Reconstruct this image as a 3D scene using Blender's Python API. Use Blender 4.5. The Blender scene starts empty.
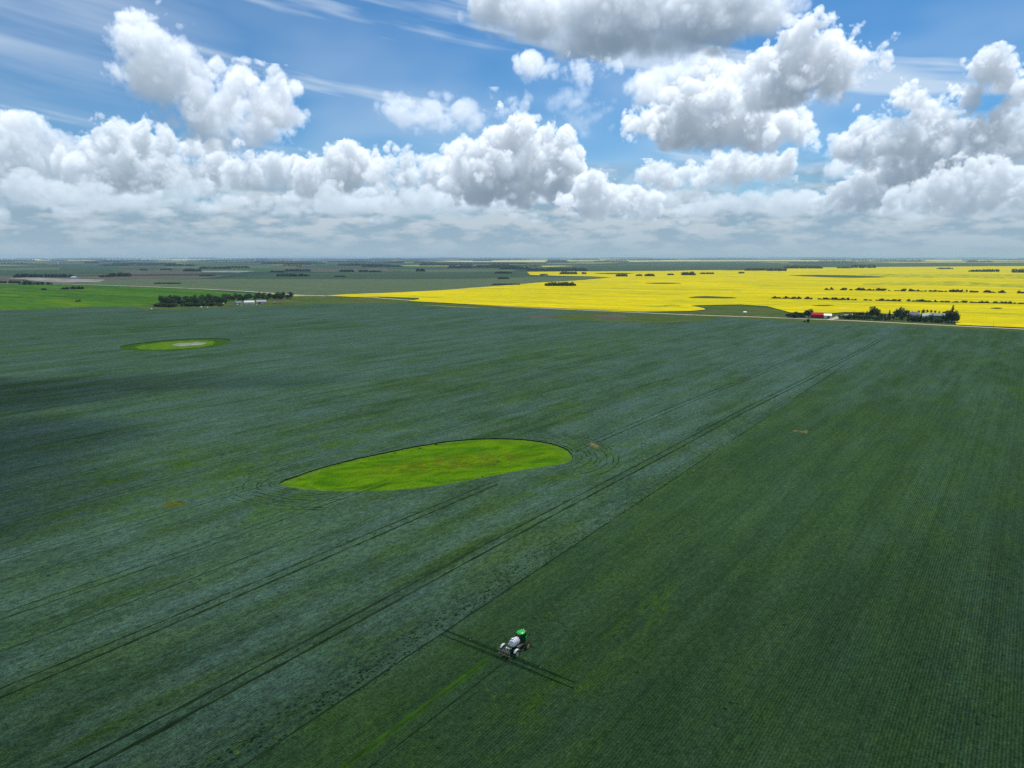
import bpy, bmesh, math, random
from mathutils import Vector, Matrix
from mathutils.geometry import tessellate_polygon

random.seed(11)
scene = bpy.context.scene
COL = scene.collection
# ---------------------------------------------------------------- clouds (procedural, volumetric, computed once)
import numpy as np
FPX = 711.0
PITCH = math.radians(10.1)
CW, CH = 2.0*FPX*math.radians(45.0), FPX*math.radians(27.0)     # sky window in angular pixels
SUN_EL, SUN_AZ = math.radians(56.0), math.radians(25.0)

def sky_uv(x, y):
    """pixel of the photograph -> (azimuth, elevation) in angular pixels, and the local angular scale"""
    X = x-512.0; v = 384.0-y
    Y = FPX*math.cos(PITCH)+v*math.sin(PITCH); Z = -FPX*math.sin(PITCH)+v*math.cos(PITCH)
    az = math.atan2(X, Y); h = math.hypot(X, Y); el = math.atan2(Z, h)
    return az*FPX+CW/2, el*FPX, FPX/math.sqrt(X*X+v*v+FPX*FPX)

def _tile(n=128, wl=8.0, seed=5):
    """a repeating cube of isotropic noise with features about wl voxels across"""
    g = np.random.default_rng(seed).standard_normal((n, n, n), dtype=np.float32)
    F = np.fft.rfftn(g); k = np.fft.fftfreq(n); kr = np.fft.rfftfreq(n)
    K = np.sqrt(k[:, None, None]**2+k[None, :, None]**2+kr[None, None, :]**2)*wl
    F *= np.exp(-((K-.75)/.33)**2)
    t = np.fft.irfftn(F, s=(n, n, n)).astype(np.float32)
    return t/t.std()*.42
TILE = _tile()

def _plan(rng, shape, scale, dims):
    """noise expanded along the last two axes; rows are blended along the first axis by _row"""
    A = TILE; ix = []
    for ax in range(3):
        c = np.arange(shape[ax], dtype=np.float32)*(dims[ax]/shape[ax])/scale[ax]*4.0+rng.random()*128
        i = np.floor(c).astype(int); f = (c-i).astype(np.float32)
        sh = [1, 1, 1]; sh[ax] = len(f); ix.append((i, f.reshape(sh)))
    A = TILE[np.ix_(*[np.arange(i[0], i[-1]+2) % 128 for i, _ in ix])]
    i0, f0 = ix[0]
    return A, i0-i0[0], f0.ravel(), ix[1], ix[2]

def _row(P, i):
    A, i0, f0, (i1, f1), (i2, f2) = P
    B = A[i0[i]]*(1-f0[i])+A[i0[i]+1]*f0[i]
    i1 = i1-i1[0]; i2 = i2-i2[0]; f1 = f1[0]; f2 = f2[0]
    B = B[:, i2]*(1-f2)+B[:, i2+1]*f2
    return B[i1]*(1-f1)+B[i1+1]*f1

def _lat(rng, shape, scale, dims, off):
    P = _plan(rng, shape, scale, dims)
    return np.stack([_row(P, i) for i in range(shape[0])])

def _ss(a, b, x):
    t = np.clip((x-a)/(b-a), 0, 1); return t*t*(3-2*t)

def render_cloud(cloud, SS):
    seed, dens, haze, base, lobes = cloud['seed'], cloud.get('dens', 1.0), cloud.get('haze', 0.0), cloud.get('base'), cloud['lobes']
    rng = np.random.default_rng(seed)
    L = []
    for lb in lobes:
        x, y, rx, ry = lb[:4]; z = lb[4] if len(lb) > 4 else 0.0
        a, e, k = sky_uv(x, y)
        L.append((a, e, rx*k, ry*k, z, min(rx, ry)*1.0*k if len(lb) < 6 else lb[5]))
    pad = cloud.get('pad', 18)
    a0 = min(l[0]-l[2] for l in L)-pad; a1 = max(l[0]+l[2] for l in L)+pad
    e0 = min(l[1]-l[3] for l in L)-pad; e1 = max(l[1]+l[3] for l in L)+pad
    r0 = min(l[4]-l[5] for l in L)-pad; r1 = max(l[4]+l[5] for l in L)+pad
    DR = 3.0
    nE, nA, nR = int((e1-e0)*SS), int((a1-a0)*SS), int((r1-r0)/DR)
    E = (e0+(np.arange(nE, dtype=np.float32)+.5)/SS)[:, None, None]
    A = (a0+(np.arange(nA, dtype=np.float32)+.5)/SS)[None, :, None]
    R = (r0+(np.arange(nR, dtype=np.float32)+.5)*DR)[None, None, :]
    dims = (nE/SS, nA/SS, nR*DR)
    amp = cloud.get('amp', 1.0); soft = cloud.get('soft', 4.2); grow = cloud.get('grow', 3.0)
    plans = [(am*amp, _plan(rng, (nE, nA, nR), (sc, sc, sc), dims)) for sc, am in ((50, 7.), (22, 5.5), (11, 5.0), (5.5, 3.2), (2.8, 1.9), (1.5, 1.0))]
    nb = None
    if base is not None:                                           # flat, ragged underside
        eb = sky_uv(*base)[1]; nb = eb+_lat(rng, (1, nA, nR), (1, 22, 22), (1, dims[1], dims[2]), .3)[0]*3.5
    ed = [np.minimum(np.arange(n_), np.arange(n_)[::-1]).astype(np.float32)*q for n_, q in ((nE, 1/SS), (nA, 1/SS), (nR, DR))]
    edge = 12*(1-_ss(0, 12, ed[1]))[:, None]+12*(1-_ss(0, 12, ed[2]))[None, :]
    A2, R2 = A[0], R[0]
    lob = [((A2-a)/ra, (R2-z)/rz, e, ra, re) for (a, e, ra, re, z, rz) in L]
    lob = [((p*p+q*q).astype(np.float32), e, re, min(ra, re)) for p, q, e, ra, re in lob]
    # light from the sun, swept down through the grid row by row, seen along the depth axis
    sv = [math.sin(SUN_EL), math.cos(SUN_EL)*math.sin(SUN_AZ)*.5, math.cos(SUN_EL)*math.cos(SUN_AZ)*.1]
    da = sv[1]/sv[0]; dr = sv[2]/sv[0]/DR/SS
    def shift(M, s, ax):
        i = int(math.floor(s)); f = s-i
        def roll(M, k):
            if k == 0: return M
            Z = np.zeros_like(M)
            if ax == 0: Z[:-k] = M[k:]
            else: Z[:, :-k] = M[:, k:]
            return Z
        return roll(M, i)*(1-f)+roll(M, i+1)*f
    cur = np.zeros((nA, nR), np.float32); cu = np.zeros((nA, nR), np.float32)
    S = np.zeros((nE, nA), np.float32); Am = np.zeros_like(S); alpha = np.zeros_like(S)
    st = 1.0/SS/sv[0]
    KS, KV = cloud.get('ks', .30)*.80, .21
    for i in range(nE-1, -1, -1):
        e_ = e0+(i+.5)/SS
        sd = np.full((nA, nR), -50, np.float32)
        for pq, e, re, mr in lob:
            dy = (e_-e)/re
            if abs(dy) > 2.2: continue
            s = (1-np.sqrt(pq+dy*dy))*mr
            h = np.clip(.5+.0625*(s-sd), 0, 1)
            sd = sd+(s-sd)*h+4.8*h*(1-h)
        sd += grow-edge-12*(1-float(_ss(0, 12, ed[0][i])))
        if sd.max() > -16*amp:
            for k, (am, P) in enumerate(plans):
                n = _row(P, i)
                sd += am*((np.abs(n)*2.2-.75) if k else n)
            D = np.clip(sd/(soft+9.0*(1-(e_-e0)/(e1-e0))**2), 0, 1)
            if nb is not None: D *= _ss(-3, 5, e_-nb)
            D *= dens
        else:
            D = np.zeros((nA, nR), np.float32)
        tau = cur+D*(st*.5)
        cur = shift(shift(cur+D*st, da, 0), dr, 1)
        cu = cu+D/SS
        if D.max() <= 0: continue
        sun = .46*np.exp(-KS*tau)+.31*np.exp(-KS*.20*tau)+.23*np.exp(-KS*.075*tau)
        amb = .0+1.0*np.exp(-.050*cu)
        al = 1-np.exp(-KV*D*DR)
        T = np.cumprod(1-al, axis=1)
        w = al.copy(); w[:, 1:] *= T[:, :-1]
        al_ = 1-T[:, -1]; alpha[i] = al_
        S[i] = (w*sun).sum(1)/np.maximum(al_, 1e-4); Am[i] = (w*amb).sum(1)/np.maximum(al_, 1e-4)
    g = cloud.get('gain', 1.0)
    col = S[..., None]*np.array([1.03, 1.0, .955])*1.15*g+Am[..., None]*np.array([.15, .20, .27])+np.array([.105, .165, .235])
    col = col*np.array([.975, .995, 1.02])
    return a0, e0, col.astype(np.float32), alpha

def fbm2(rng, nE, nA, SS, se, sa, octs=5, ridge=False):
    out = np.zeros((nE, nA, 1), np.float32); am = 1.0; tot = 0
    for o in range(octs):
        out += am*_lat(rng, (nE, nA, 1), (se, sa, 1), (nE/SS, nA/SS, 1), rng.random()); tot += am
        am *= .55; se *= .5; sa *= .5
    return out[..., 0]/tot*1.6

CLOUDS = [
 # far banks low over the horizon are generated below; then, from far to near:
 dict(seed=40, haze=.62, dens=.32, base=(150, 216), soft=5, amp=.8, lobes=[(20, 204, 40, 12), (84, 200, 30, 13), (130, 206, 30, 10), (175, 200, 30, 11), (232, 203, 34, 10), (275, 207, 26, 9)]),
 dict(seed=41, haze=.6, dens=.32, base=(400, 216), soft=5, amp=.8, lobes=[(325, 204, 26, 11), (365, 202, 28, 12), (424, 206, 30, 9), (476, 205, 26, 10)]),
 dict(seed=42, haze=.45, dens=.5, base=(640, 217), soft=5, amp=.8, lobes=[(655, 203, 28, 12), (702, 206, 30, 10), (752, 207, 26, 9), (790, 203, 22, 12)]),
 dict(seed=43, haze=.45, dens=.5, base=(900, 217), soft=5, amp=.8, lobes=[(850, 207, 30, 9), (905, 204, 34, 13), (965, 204, 36, 12), (1015, 202, 36, 13)]),
 # left edge
 dict(seed=1, haze=.30, ks=.5, base=(40, 196), dens=.5, soft=7, lobes=[(8, 152, 30, 26), (34, 136, 20, 14), (60, 152, 24, 18), (30, 172, 42, 20), (84, 166, 18, 14), (-30, 160, 46, 40)]),
 dict(seed=51, haze=.05, dens=.7, grow=2, pad=12, lobes=[(31, 119, 11, 5), (20, 122, 8, 5)]),
 dict(seed=2, haze=.22, grow=2, base=(150, 196), lobes=[(148, 128, 12, 11), (128, 148, 20, 17), (158, 146, 22, 17), (104, 156, 15, 12), (148, 166, 44, 20), (190, 150, 20, 13), (208, 158, 16, 12), (196, 172, 34, 14), (92, 170, 20, 13)]),
 dict(seed=52, haze=.42, dens=.4, base=(150, 210), lobes=[(110, 188, 22, 11), (150, 192, 26, 10), (190, 188, 22, 11), (60, 192, 22, 10), (20, 190, 20, 9)]),
 # high left tower: a grey slanting mass with bright heads on its right
 dict(seed=53, haze=.10, dens=.9, soft=8, grow=2, lobes=[(143, 16, 17, 11), (124, 24, 11, 7)]),
 dict(seed=33, haze=.16, ks=.5, base=(232, 152), dens=.5, soft=8, grow=3, lobes=[(134, 46, 26, 17), (166, 56, 24, 18), (150, 72, 34, 20), (190, 90, 32, 20), (222, 108, 40, 24), (255, 124, 36, 20), (205, 124, 36, 20), (240, 140, 40, 14)]),
 dict(seed=54, haze=.06, dens=.6, soft=6, grow=3, lobes=[(236, 79, 15, 12, -12), (250, 92, 14, 9, -12), (284, 90, 13, 11, -12), (270, 96, 12, 9, -12), (292, 117, 14, 9, -14), (278, 112, 10, 8, -14)]),
 dict(seed=4, ks=.45, haze=.18, grow=3, base=(275, 190), lobes=[(232, 170, 18, 12), (256, 162, 20, 12), (282, 168, 22, 14), (258, 180, 36, 12), (300, 182, 18, 10)]),
 dict(seed=5, haze=.12, grow=3, base=(350, 198), lobes=[(318, 176, 15, 12), (334, 165, 13, 11), (350, 178, 22, 14), (364, 163, 14, 12), (374, 176, 16, 14), (328, 190, 22, 9)]),
 dict(seed=6, haze=.20, grow=3, base=(400, 193), dens=.8, lobes=[(388, 164, 16, 13), (408, 162, 14, 12), (398, 178, 28, 14), (430, 174, 18, 13), (442, 184, 14, 8)]),
 dict(seed=55, haze=.40, dens=.4, base=(410, 214), lobes=[(345, 200, 18, 9), (382, 203, 20, 8), (418, 200, 20, 9), (452, 204, 18, 8)]),
 dict(seed=7, haze=.22, dens=.26, soft=9, amp=1.2, grow=2, lobes=[(408, 118, 24, 8), (436, 112, 28, 10), (470, 115, 24, 8), (503, 108, 15, 9)]),
 # bright central tower
 dict(seed=8, haze=.06, base=(500, 208), grow=3, lobes=[(521, 126, 16, 13, -8), (505, 140, 20, 15), (538, 146, 22, 17), (476, 158, 20, 15), (503, 168, 36, 24), (556, 168, 20, 17), (480, 186, 34, 14), (535, 188, 38, 15), (462, 174, 12, 9)]),
 dict(seed=9, haze=.10, base=(600, 222), grow=3, lobes=[(590, 186, 17, 12, -8), (568, 202, 17, 11), (608, 196, 15, 11), (598, 208, 34, 11), (632, 203, 14, 8), (646, 199, 9, 7)]),
 dict(seed=10, dens=.15, soft=10, haze=.15, lobes=[(574, 101, 16, 8), (598, 110, 13, 8), (568, 116, 12, 8), (584, 122, 14, 9)]),
 # right centre group
 dict(seed=11, haze=.18, base=(735, 190), grow=3, lobes=[(700, 176, 22, 10), (738, 168, 26, 13), (770, 172, 18, 10), (672, 178, 18, 9), (650, 180, 12, 7)]),
 dict(seed=57, haze=.14, dens=.35, soft=9, ks=.55, grow=4, base=(720, 120), lobes=[(662, 88, 30, 16), (706, 78, 34, 18), (744, 88, 36, 20), (776, 104, 34, 18), (690, 100, 34, 16)]),
 dict(seed=58, haze=.2, dens=.4, soft=9, ks=.5, grow=3, base=(950, 190), lobes=[(900, 160, 44, 22), (950, 150, 44, 26), (1000, 150, 40, 28), (1020, 120, 26, 22), (860, 168, 26, 14)]),
 dict(seed=12, haze=.05, base=(720, 154), grow=3, lobes=[(646, 124, 17, 14, -8), (664, 118, 18, 14), (690, 108, 17, 15, -6), (716, 98, 17, 15, -6), (690, 132, 44, 18), (742, 122, 28, 20), (780, 128, 28, 15), (730, 142, 60, 12), (662, 104, 10, 7)]),
 dict(seed=13, ks=.36, haze=.05, base=(770, 112), dens=.9, grow=3, lobes=[(797, 38, 17, 13, -6), (820, 52, 18, 15), (842, 58, 20, 16), (868, 56, 16, 9), (880, 46, 8, 6), (780, 62, 26, 18), (800, 80, 44, 20), (746, 74, 24, 14), (838, 80, 30, 15), (776, 98, 36, 12), (720, 68, 18, 9)]),
 dict(seed=14, ks=.6, haze=.18, base=(860, 210), dens=1.0, grow=3, lobes=[(850, 196, 34, 11), (886, 190, 30, 12), (820, 200, 20, 8)]),
 dict(seed=15, ks=.42, haze=.09, base=(930, 192), grow=3, lobes=[(848, 146, 18, 14), (866, 132, 18, 14), (885, 122, 18, 13), (908, 98, 14, 14, -8), (922, 110, 18, 15), (940, 124, 26, 20), (968, 96, 20, 16), (985, 72, 18, 13), (1006, 62, 16, 11), (1020, 84, 24, 18), (896, 148, 42, 18), (958, 140, 40, 22), (940, 168, 50, 18), (1010, 140, 30, 20)]),
 dict(seed=56, haze=.24, base=(980, 214), grow=3, lobes=[(955, 186, 26, 14), (990, 178, 20, 14), (1020, 186, 26, 16), (918, 196, 22, 9), (975, 200, 40, 10)]),
 # nearest, the broad grey cloud at the top
 dict(seed=16, haze=.06, base=(620, 62), dens=.6, soft=9, amp=.6, ks=.75, pad=20, lobes=[(492, 4, 26, 22), (540, 16, 46, 26), (620, 12, 74, 38), (700, 8, 64, 36), (762, 14, 36, 22), (600, 42, 60, 20), (664, 42, 54, 18)]),
 dict(seed=17, haze=.12, dens=.35, soft=7, grow=2, lobes=[(545, 67, 22, 10), (590, 72, 18, 8), (618, 66, 18, 9), (648, 74, 20, 11), (680, 76, 18, 12), (656, 92, 14, 8)]),
]

def build_sky(SS=1.3, clouds=CLOUDS, progress=False):
    nA, nE = int(CW*SS), int(CH*SS)
    rng = np.random.default_rng(7)
    e = (np.arange(nE)+.5)/SS; a = (np.arange(nA)+.5)/SS
    Eg, Ag = np.meshgrid(e, a, indexing='ij')
    RGB = np.zeros((nE, nA, 3), np.float32); AL = np.zeros((nE, nA), np.float32)
    def over(col, al, i0=0, j0=0):
        h, w = al.shape
        ia, ja = max(i0, 0), max(j0, 0); ib, jb = min(i0+h, nE), min(j0+w, nA)
        if ia >= ib or ja >= jb: return
        c = col[ia-i0:ib-i0, ja-j0:jb-j0]; m = al[ia-i0:ib-i0, ja-j0:jb-j0]
        dst = AL[ia:ib, ja:jb]; o = m+dst*(1-m)
        RGB[ia:ib, ja:jb] = (c*m[..., None]+RGB[ia:ib, ja:jb]*(dst*(1-m))[..., None])/np.maximum(o, 1e-5)[..., None]
        AL[ia:ib, ja:jb] = o
    HZ = np.array([.375, .50, .60], np.float32)
    # cirrus veils, drawn out along the wind
    n = fbm2(rng, nE, nA, SS, 26, 300, 6)
    n2 = fbm2(rng, nE, nA, SS, 60, 160, 4)
    sh = np.clip((Ag*.10).astype(int), 0, None)
    rf = np.arange(nE)[:, None]+(a*.16*SS)[None, :]-CW*.05*SS
    rf = np.abs(rf); rf = (nE-1.01)-np.abs((nE-1.01)-rf); ri = np.floor(rf).astype(int); fr = (rf-ri).astype(np.float32)
    n = np.take_along_axis(n, ri, axis=0)*(1-fr)+np.take_along_axis(n, np.minimum(ri+1, nE-1), axis=0)*fr
    ci = _ss(.08, .70, n+.25*n2)*_ss(20, 120, Eg)*.70
    ci = np.maximum(ci, _ss(-.4, .9, n2)*.34*_ss(300, 80, Eg))
    ci = np.maximum(ci, _ss(60, 190, Eg)*_ss(285, 200, Eg)*_ss(330, 140, Ag-CW/2+512*1.0)*(.28+.4*n))
    over(np.broadcast_to(np.array([.74, .85, .96], np.float32), (nE, nA, 3)), ci.astype(np.float32))
    # low layered banks near the horizon
    n = fbm2(rng, nE, nA, SS, 12, 60, 6)
    n3 = fbm2(rng, nE, nA, SS, 6, 20, 5)+.0
    lowm = _ss(92, 40, Eg+n*20)*.95
    br = .5+.5*np.clip(n*1.2+n3*2.6, -1, 1)
    c = np.array([.27, .40, .51])[None, None]*(1-br[..., None])+np.array([.66, .71, .75])[None, None]*br[..., None]
    over(c.astype(np.float32), lowm.astype(np.float32))
    # many small distant cumulus in rows
    far = []
    for k in range(110):
        y = 238-(k % 7)*6-rng.random()*6; x = -110+rng.random()*1250; s = (.35+(240-y)/48)*(.45+.6*rng.random())
        far.append((y, dict(seed=100+k, haze=.42-.006*(236-y), dens=.7, amp=.5*min(s, 1), grow=1, soft=3, pad=10, base=(x, y+4*s),
                    lobes=[(x, y-2*s, 16*s, 7*s), (x+14*s, y-3*s, 10*s, 6*s), (x-14*s, y, 12*s, 5*s), (x+rng.random()*10, y-6*s, 7*s, 5*s)])))
    extra = []
    for k in range(8):                                             # the deck goes on above and beside the frame
        aa = [(-130, 60), (-160, 120), (1150, 40), (1180, 120), (250, -130), (560, -150), (860, -120), (1060, -60)][k]
        x, y = aa; extra.append(dict(seed=200+k, base=(x, y+26), dens=.8, soft=5, lobes=[(x, y, 60, 30), (x+50, y+6, 40, 22), (x-50, y+8, 40, 20), (x+10, y-16, 34, 20)]))
    order = [c for _, c in sorted(far, key=lambda t: -t[0])]+list(clouds)+extra
    if 1:
        res = [render_cloud(c, SS) for c in order]
    for cl, (a0, e0, col, al) in zip(order, res):
        h = cl.get('haze', 0)
        col = col*(1-h)+HZ*h*1.06
        over(col, al, int(round(e0*SS)), int(round(a0*SS)))
    # aerial veil thickening to the horizon
    hz = np.exp(-(np.maximum(Eg, 0)/28.0)**1.4)*.72+.27*np.exp(-Eg/110.)
    hz = np.clip(hz, 0, 1).astype(np.float32)
    vc = np.zeros((nE, nA, 3), np.float32)+HZ
    RGB = RGB*(1-hz[..., None])+vc*hz[..., None]
    low = (.03*_ss(95, 25, Eg))[..., None].astype(np.float32)
    RGB = RGB*(1-low*np.array([1.25, .75, .25], np.float32))
    top = _ss(CH-2, CH-60, Eg)
    return RGB, (AL*top).astype(np.float32)

# ---------------------------------------------------------------- camera model and ground points
CAM_H = 87.0
TH = math.radians(36.0)                      # heading of the crop rows, east of the view axis

def G(x, y, z=0.0):
    """where the sight line through a point of the photograph meets height z"""
    X = x-512.0; v = 384.0-y
    Y = FPX*math.cos(PITCH)+v*math.sin(PITCH); Z = -FPX*math.sin(PITCH)+v*math.cos(PITCH)
    k = (z-CAM_H)/min(Z, -.35)
    return Vector((X*k, Y*k, z))
def pxm(y):                                   # pixels per metre at image row y
    p = G(512, y); return FPX/math.hypot(p.y, CAM_H)

# ---------------------------------------------------------------- helpers
def tag(o, label=None, cat=None, group=None, kind=None):
    if label: o['label'] = label
    if cat: o['category'] = cat
    if group: o['group'] = group
    if kind: o['kind'] = kind
    return o
def link(name, me, m=None, parent=None):
    o = bpy.data.objects.new(name, me); COL.objects.link(o)
    if m and me and not me.materials: me.materials.append(m)
    if parent: o.parent = parent
    return o
def empty(name, loc, rz=0.0):
    o = bpy.data.objects.new(name, None); COL.objects.link(o); o.empty_display_size = .5
    o.location = loc; o.rotation_euler = (0, 0, rz); return o
def mesh(name, vs, fs, m=None):
    me = bpy.data.meshes.new(name); me.from_pydata([tuple(v) for v in vs], [], fs); me.update()
    if m: me.materials.append(m)
    return me
class MB:
    """collects shapes, links them as one mesh"""
    def __init__(s): s.bm = bmesh.new()
    def box(s, c, d, rot=None, bev=0):
        r = bmesh.ops.create_cube(s.bm, size=1.0); vs = r['verts']
        bmesh.ops.scale(s.bm, vec=Vector(d), verts=vs)
        if bev: 
            es = list({e for v in vs for e in v.link_edges})
            rr = bmesh.ops.bevel(s.bm, geom=es, offset=bev, segments=2, affect='EDGES', profile=.5); vs = list({v for f in rr['faces'] for v in f.verts} | {v for v in vs if v.is_valid})
        if rot is not None: bmesh.ops.rotate(s.bm, cent=(0, 0, 0), matrix=rot, verts=vs)
        bmesh.ops.translate(s.bm, vec=Vector(c), verts=vs); return s
    def tube(s, a, b, r, n=8, r2=None):
        a, b = Vector(a), Vector(b); d = b-a
        q = bmesh.ops.create_cone(s.bm, cap_ends=True, segments=n, radius1=r, radius2=r if r2 is None else r2, depth=d.length)
        M = Matrix.Translation((a+b)/2) @ d.to_track_quat('Z', 'Y').to_matrix().to_4x4()
        bmesh.ops.transform(s.bm, matrix=M, verts=q['verts']); return s
    def lathe(s, prof, origin, axis='Z', n=24):
        rings = []
        for (r, h) in prof:
            ring = []
            for k in range(n):
                t = 2*math.pi*k/n; c, d = r*math.cos(t), r*math.sin(t)
                p = {'Z': (c, d, h), 'X': (h, c, d), 'Y': (c, h, d)}[axis]
                ring.append(s.bm.verts.new(Vector(p)+Vector(origin)))
            rings.append(ring)
        for a, b in zip(rings, rings[1:]):
            for k in range(n): s.bm.faces.new((a[k], a[(k+1) % n], b[(k+1) % n], b[k]))
        if prof[0][0] > 1e-4: s.bm.faces.new(rings[0])
        if prof[-1][0] > 1e-4: s.bm.faces.new(rings[-1])
        return s
    def prism(s, pts, x0, x1):                 # outline in (y, z), drawn out along x
        A = [s.bm.verts.new((x0, y, z)) for y, z in pts]; B = [s.bm.verts.new((x1, y, z)) for y, z in pts]
        n = len(pts); s.bm.faces.new(A); s.bm.faces.new(B[::-1])
        for k in range(n): s.bm.faces.new((A[k], B[k], B[(k+1) % n], A[(k+1) % n]))
        return s
    def build(s, name, m, parent=None, smooth=False):
        bmesh.ops.remove_doubles(s.bm, verts=s.bm.verts, dist=1e-4) if smooth else None
        bmesh.ops.recalc_face_normals(s.bm, faces=s.bm.faces)
        me = bpy.data.meshes.new(name); s.bm.to_mesh(me); s.bm.free()
        if smooth:
            for p in me.polygons: p.use_smooth = True
            me.set_sharp_from_angle(angle=math.radians(40))
        return link(name, me, m, parent)

# ---------------------------------------------------------------- materials
class NT:
    def __init__(s, name):
        s.m = bpy.data.materials.new(name); s.m.use_nodes = True; s.t = s.m.node_tree
        s.b = s.t.nodes['Principled BSDF']; s.b.inputs['Roughness'].default_value = .9
        s.b.inputs['Specular IOR Level'].default_value = .15
    def n(s, typ, **kw):
        x = s.t.nodes.new(typ)
        for k, v in kw.items(): setattr(x, k, v)
        return x
    def put(s, sock, v):
        if isinstance(v, bpy.types.NodeSocket): s.t.links.new(v, sock)
        elif v is not None: sock.default_value = v
    def math(s, op, a, b=None, c=None, clamp=False):
        x = s.n('ShaderNodeMath', operation=op, use_clamp=clamp)
        for i, v in enumerate((a, b, c)): s.put(x.inputs[i], v) if v is not None else None
        return x.outputs[0]
    def pos(s): return s.n('ShaderNodeNewGeometry').outputs['Position']
    def mapping(s, v, scale=(1, 1, 1), rot=(0, 0, 0), loc=(0, 0, 0)):
        x = s.n('ShaderNodeMapping'); s.put(x.inputs['Vector'], v)
        x.inputs['Scale'].default_value = scale; x.inputs['Rotation'].default_value = rot; x.inputs['Location'].default_value = loc
        return x.outputs[0]
    def noise(s, v, scale=1.0, det=4.0, rough=.55, dist=0.0):
        x = s.n('ShaderNodeTexNoise'); s.put(x.inputs['Vector'], v); x.inputs['Scale'].default_value = scale
        x.inputs['Detail'].default_value = det; x.inputs['Roughness'].default_value = rough; x.inputs['Distortion'].default_value = dist
        return x.outputs['Fac']
    def ss(s, v, a, b, lo=0.0, hi=1.0):
        x = s.n('ShaderNodeMapRange', interpolation_type='SMOOTHSTEP'); s.put(x.inputs[0], v)
        for i, q in enumerate((a, b, lo, hi)): x.inputs[i+1].default_value = q
        return x.outputs[0]
    def mix(s, f, a, b, mode='MIX'):
        x = s.n('ShaderNodeMix', data_type='RGBA', blend_type=mode); s.put(x.inputs[0], f)
        for i, v in ((6, a), (7, b)): s.put(x.inputs[i], (*v, 1) if isinstance(v, tuple) and len(v) == 3 else v)
        return x.outputs[2]
    def scale(s, c, f):
        x = s.n('ShaderNodeVectorMath', operation='SCALE'); s.put(x.inputs[0], c); s.put(x.inputs[3], f); return x.outputs[0]
    def bump(s, h, strength, dist):
        x = s.n('ShaderNodeBump'); s.put(x.inputs['Height'], h); x.inputs['Strength'].default_value = strength; x.inputs['Distance'].default_value = dist
        s.t.links.new(x.outputs[0], s.b.inputs['Normal'])
    def out(s, c, rough=None, metal=None):
        s.put(s.b.inputs['Base Color'], (*c, 1) if isinstance(c, tuple) and len(c) == 3 else c)
        if rough is not None: s.b.inputs['Roughness'].default_value = rough
        if metal is not None: s.b.inputs['Metallic'].default_value = metal
        return s.m

def simple(name, c, var=.15, sc=2.0, rough=.6, metal=0.0, dirt=None, spec=.4):
    t = NT(name); v = t.n('ShaderNodeTexCoord').outputs['Object']
    n = t.noise(v, sc, 5)
    col = t.scale(t.mix(0.0, c, c), t.ss(n, .25, .75, 1-var, 1+var))
    if dirt: col = t.mix(t.ss(t.noise(v, sc*.6, 6), .45, .72, 0, .75), col, dirt)
    t.b.inputs['Specular IOR Level'].default_value = spec
    return t.out(col, rough, metal)

def rowspace(t):                               # crop coordinates: x across the rows, y along them
    return t.mapping(t.pos(), rot=(0, 0, TH))

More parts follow.
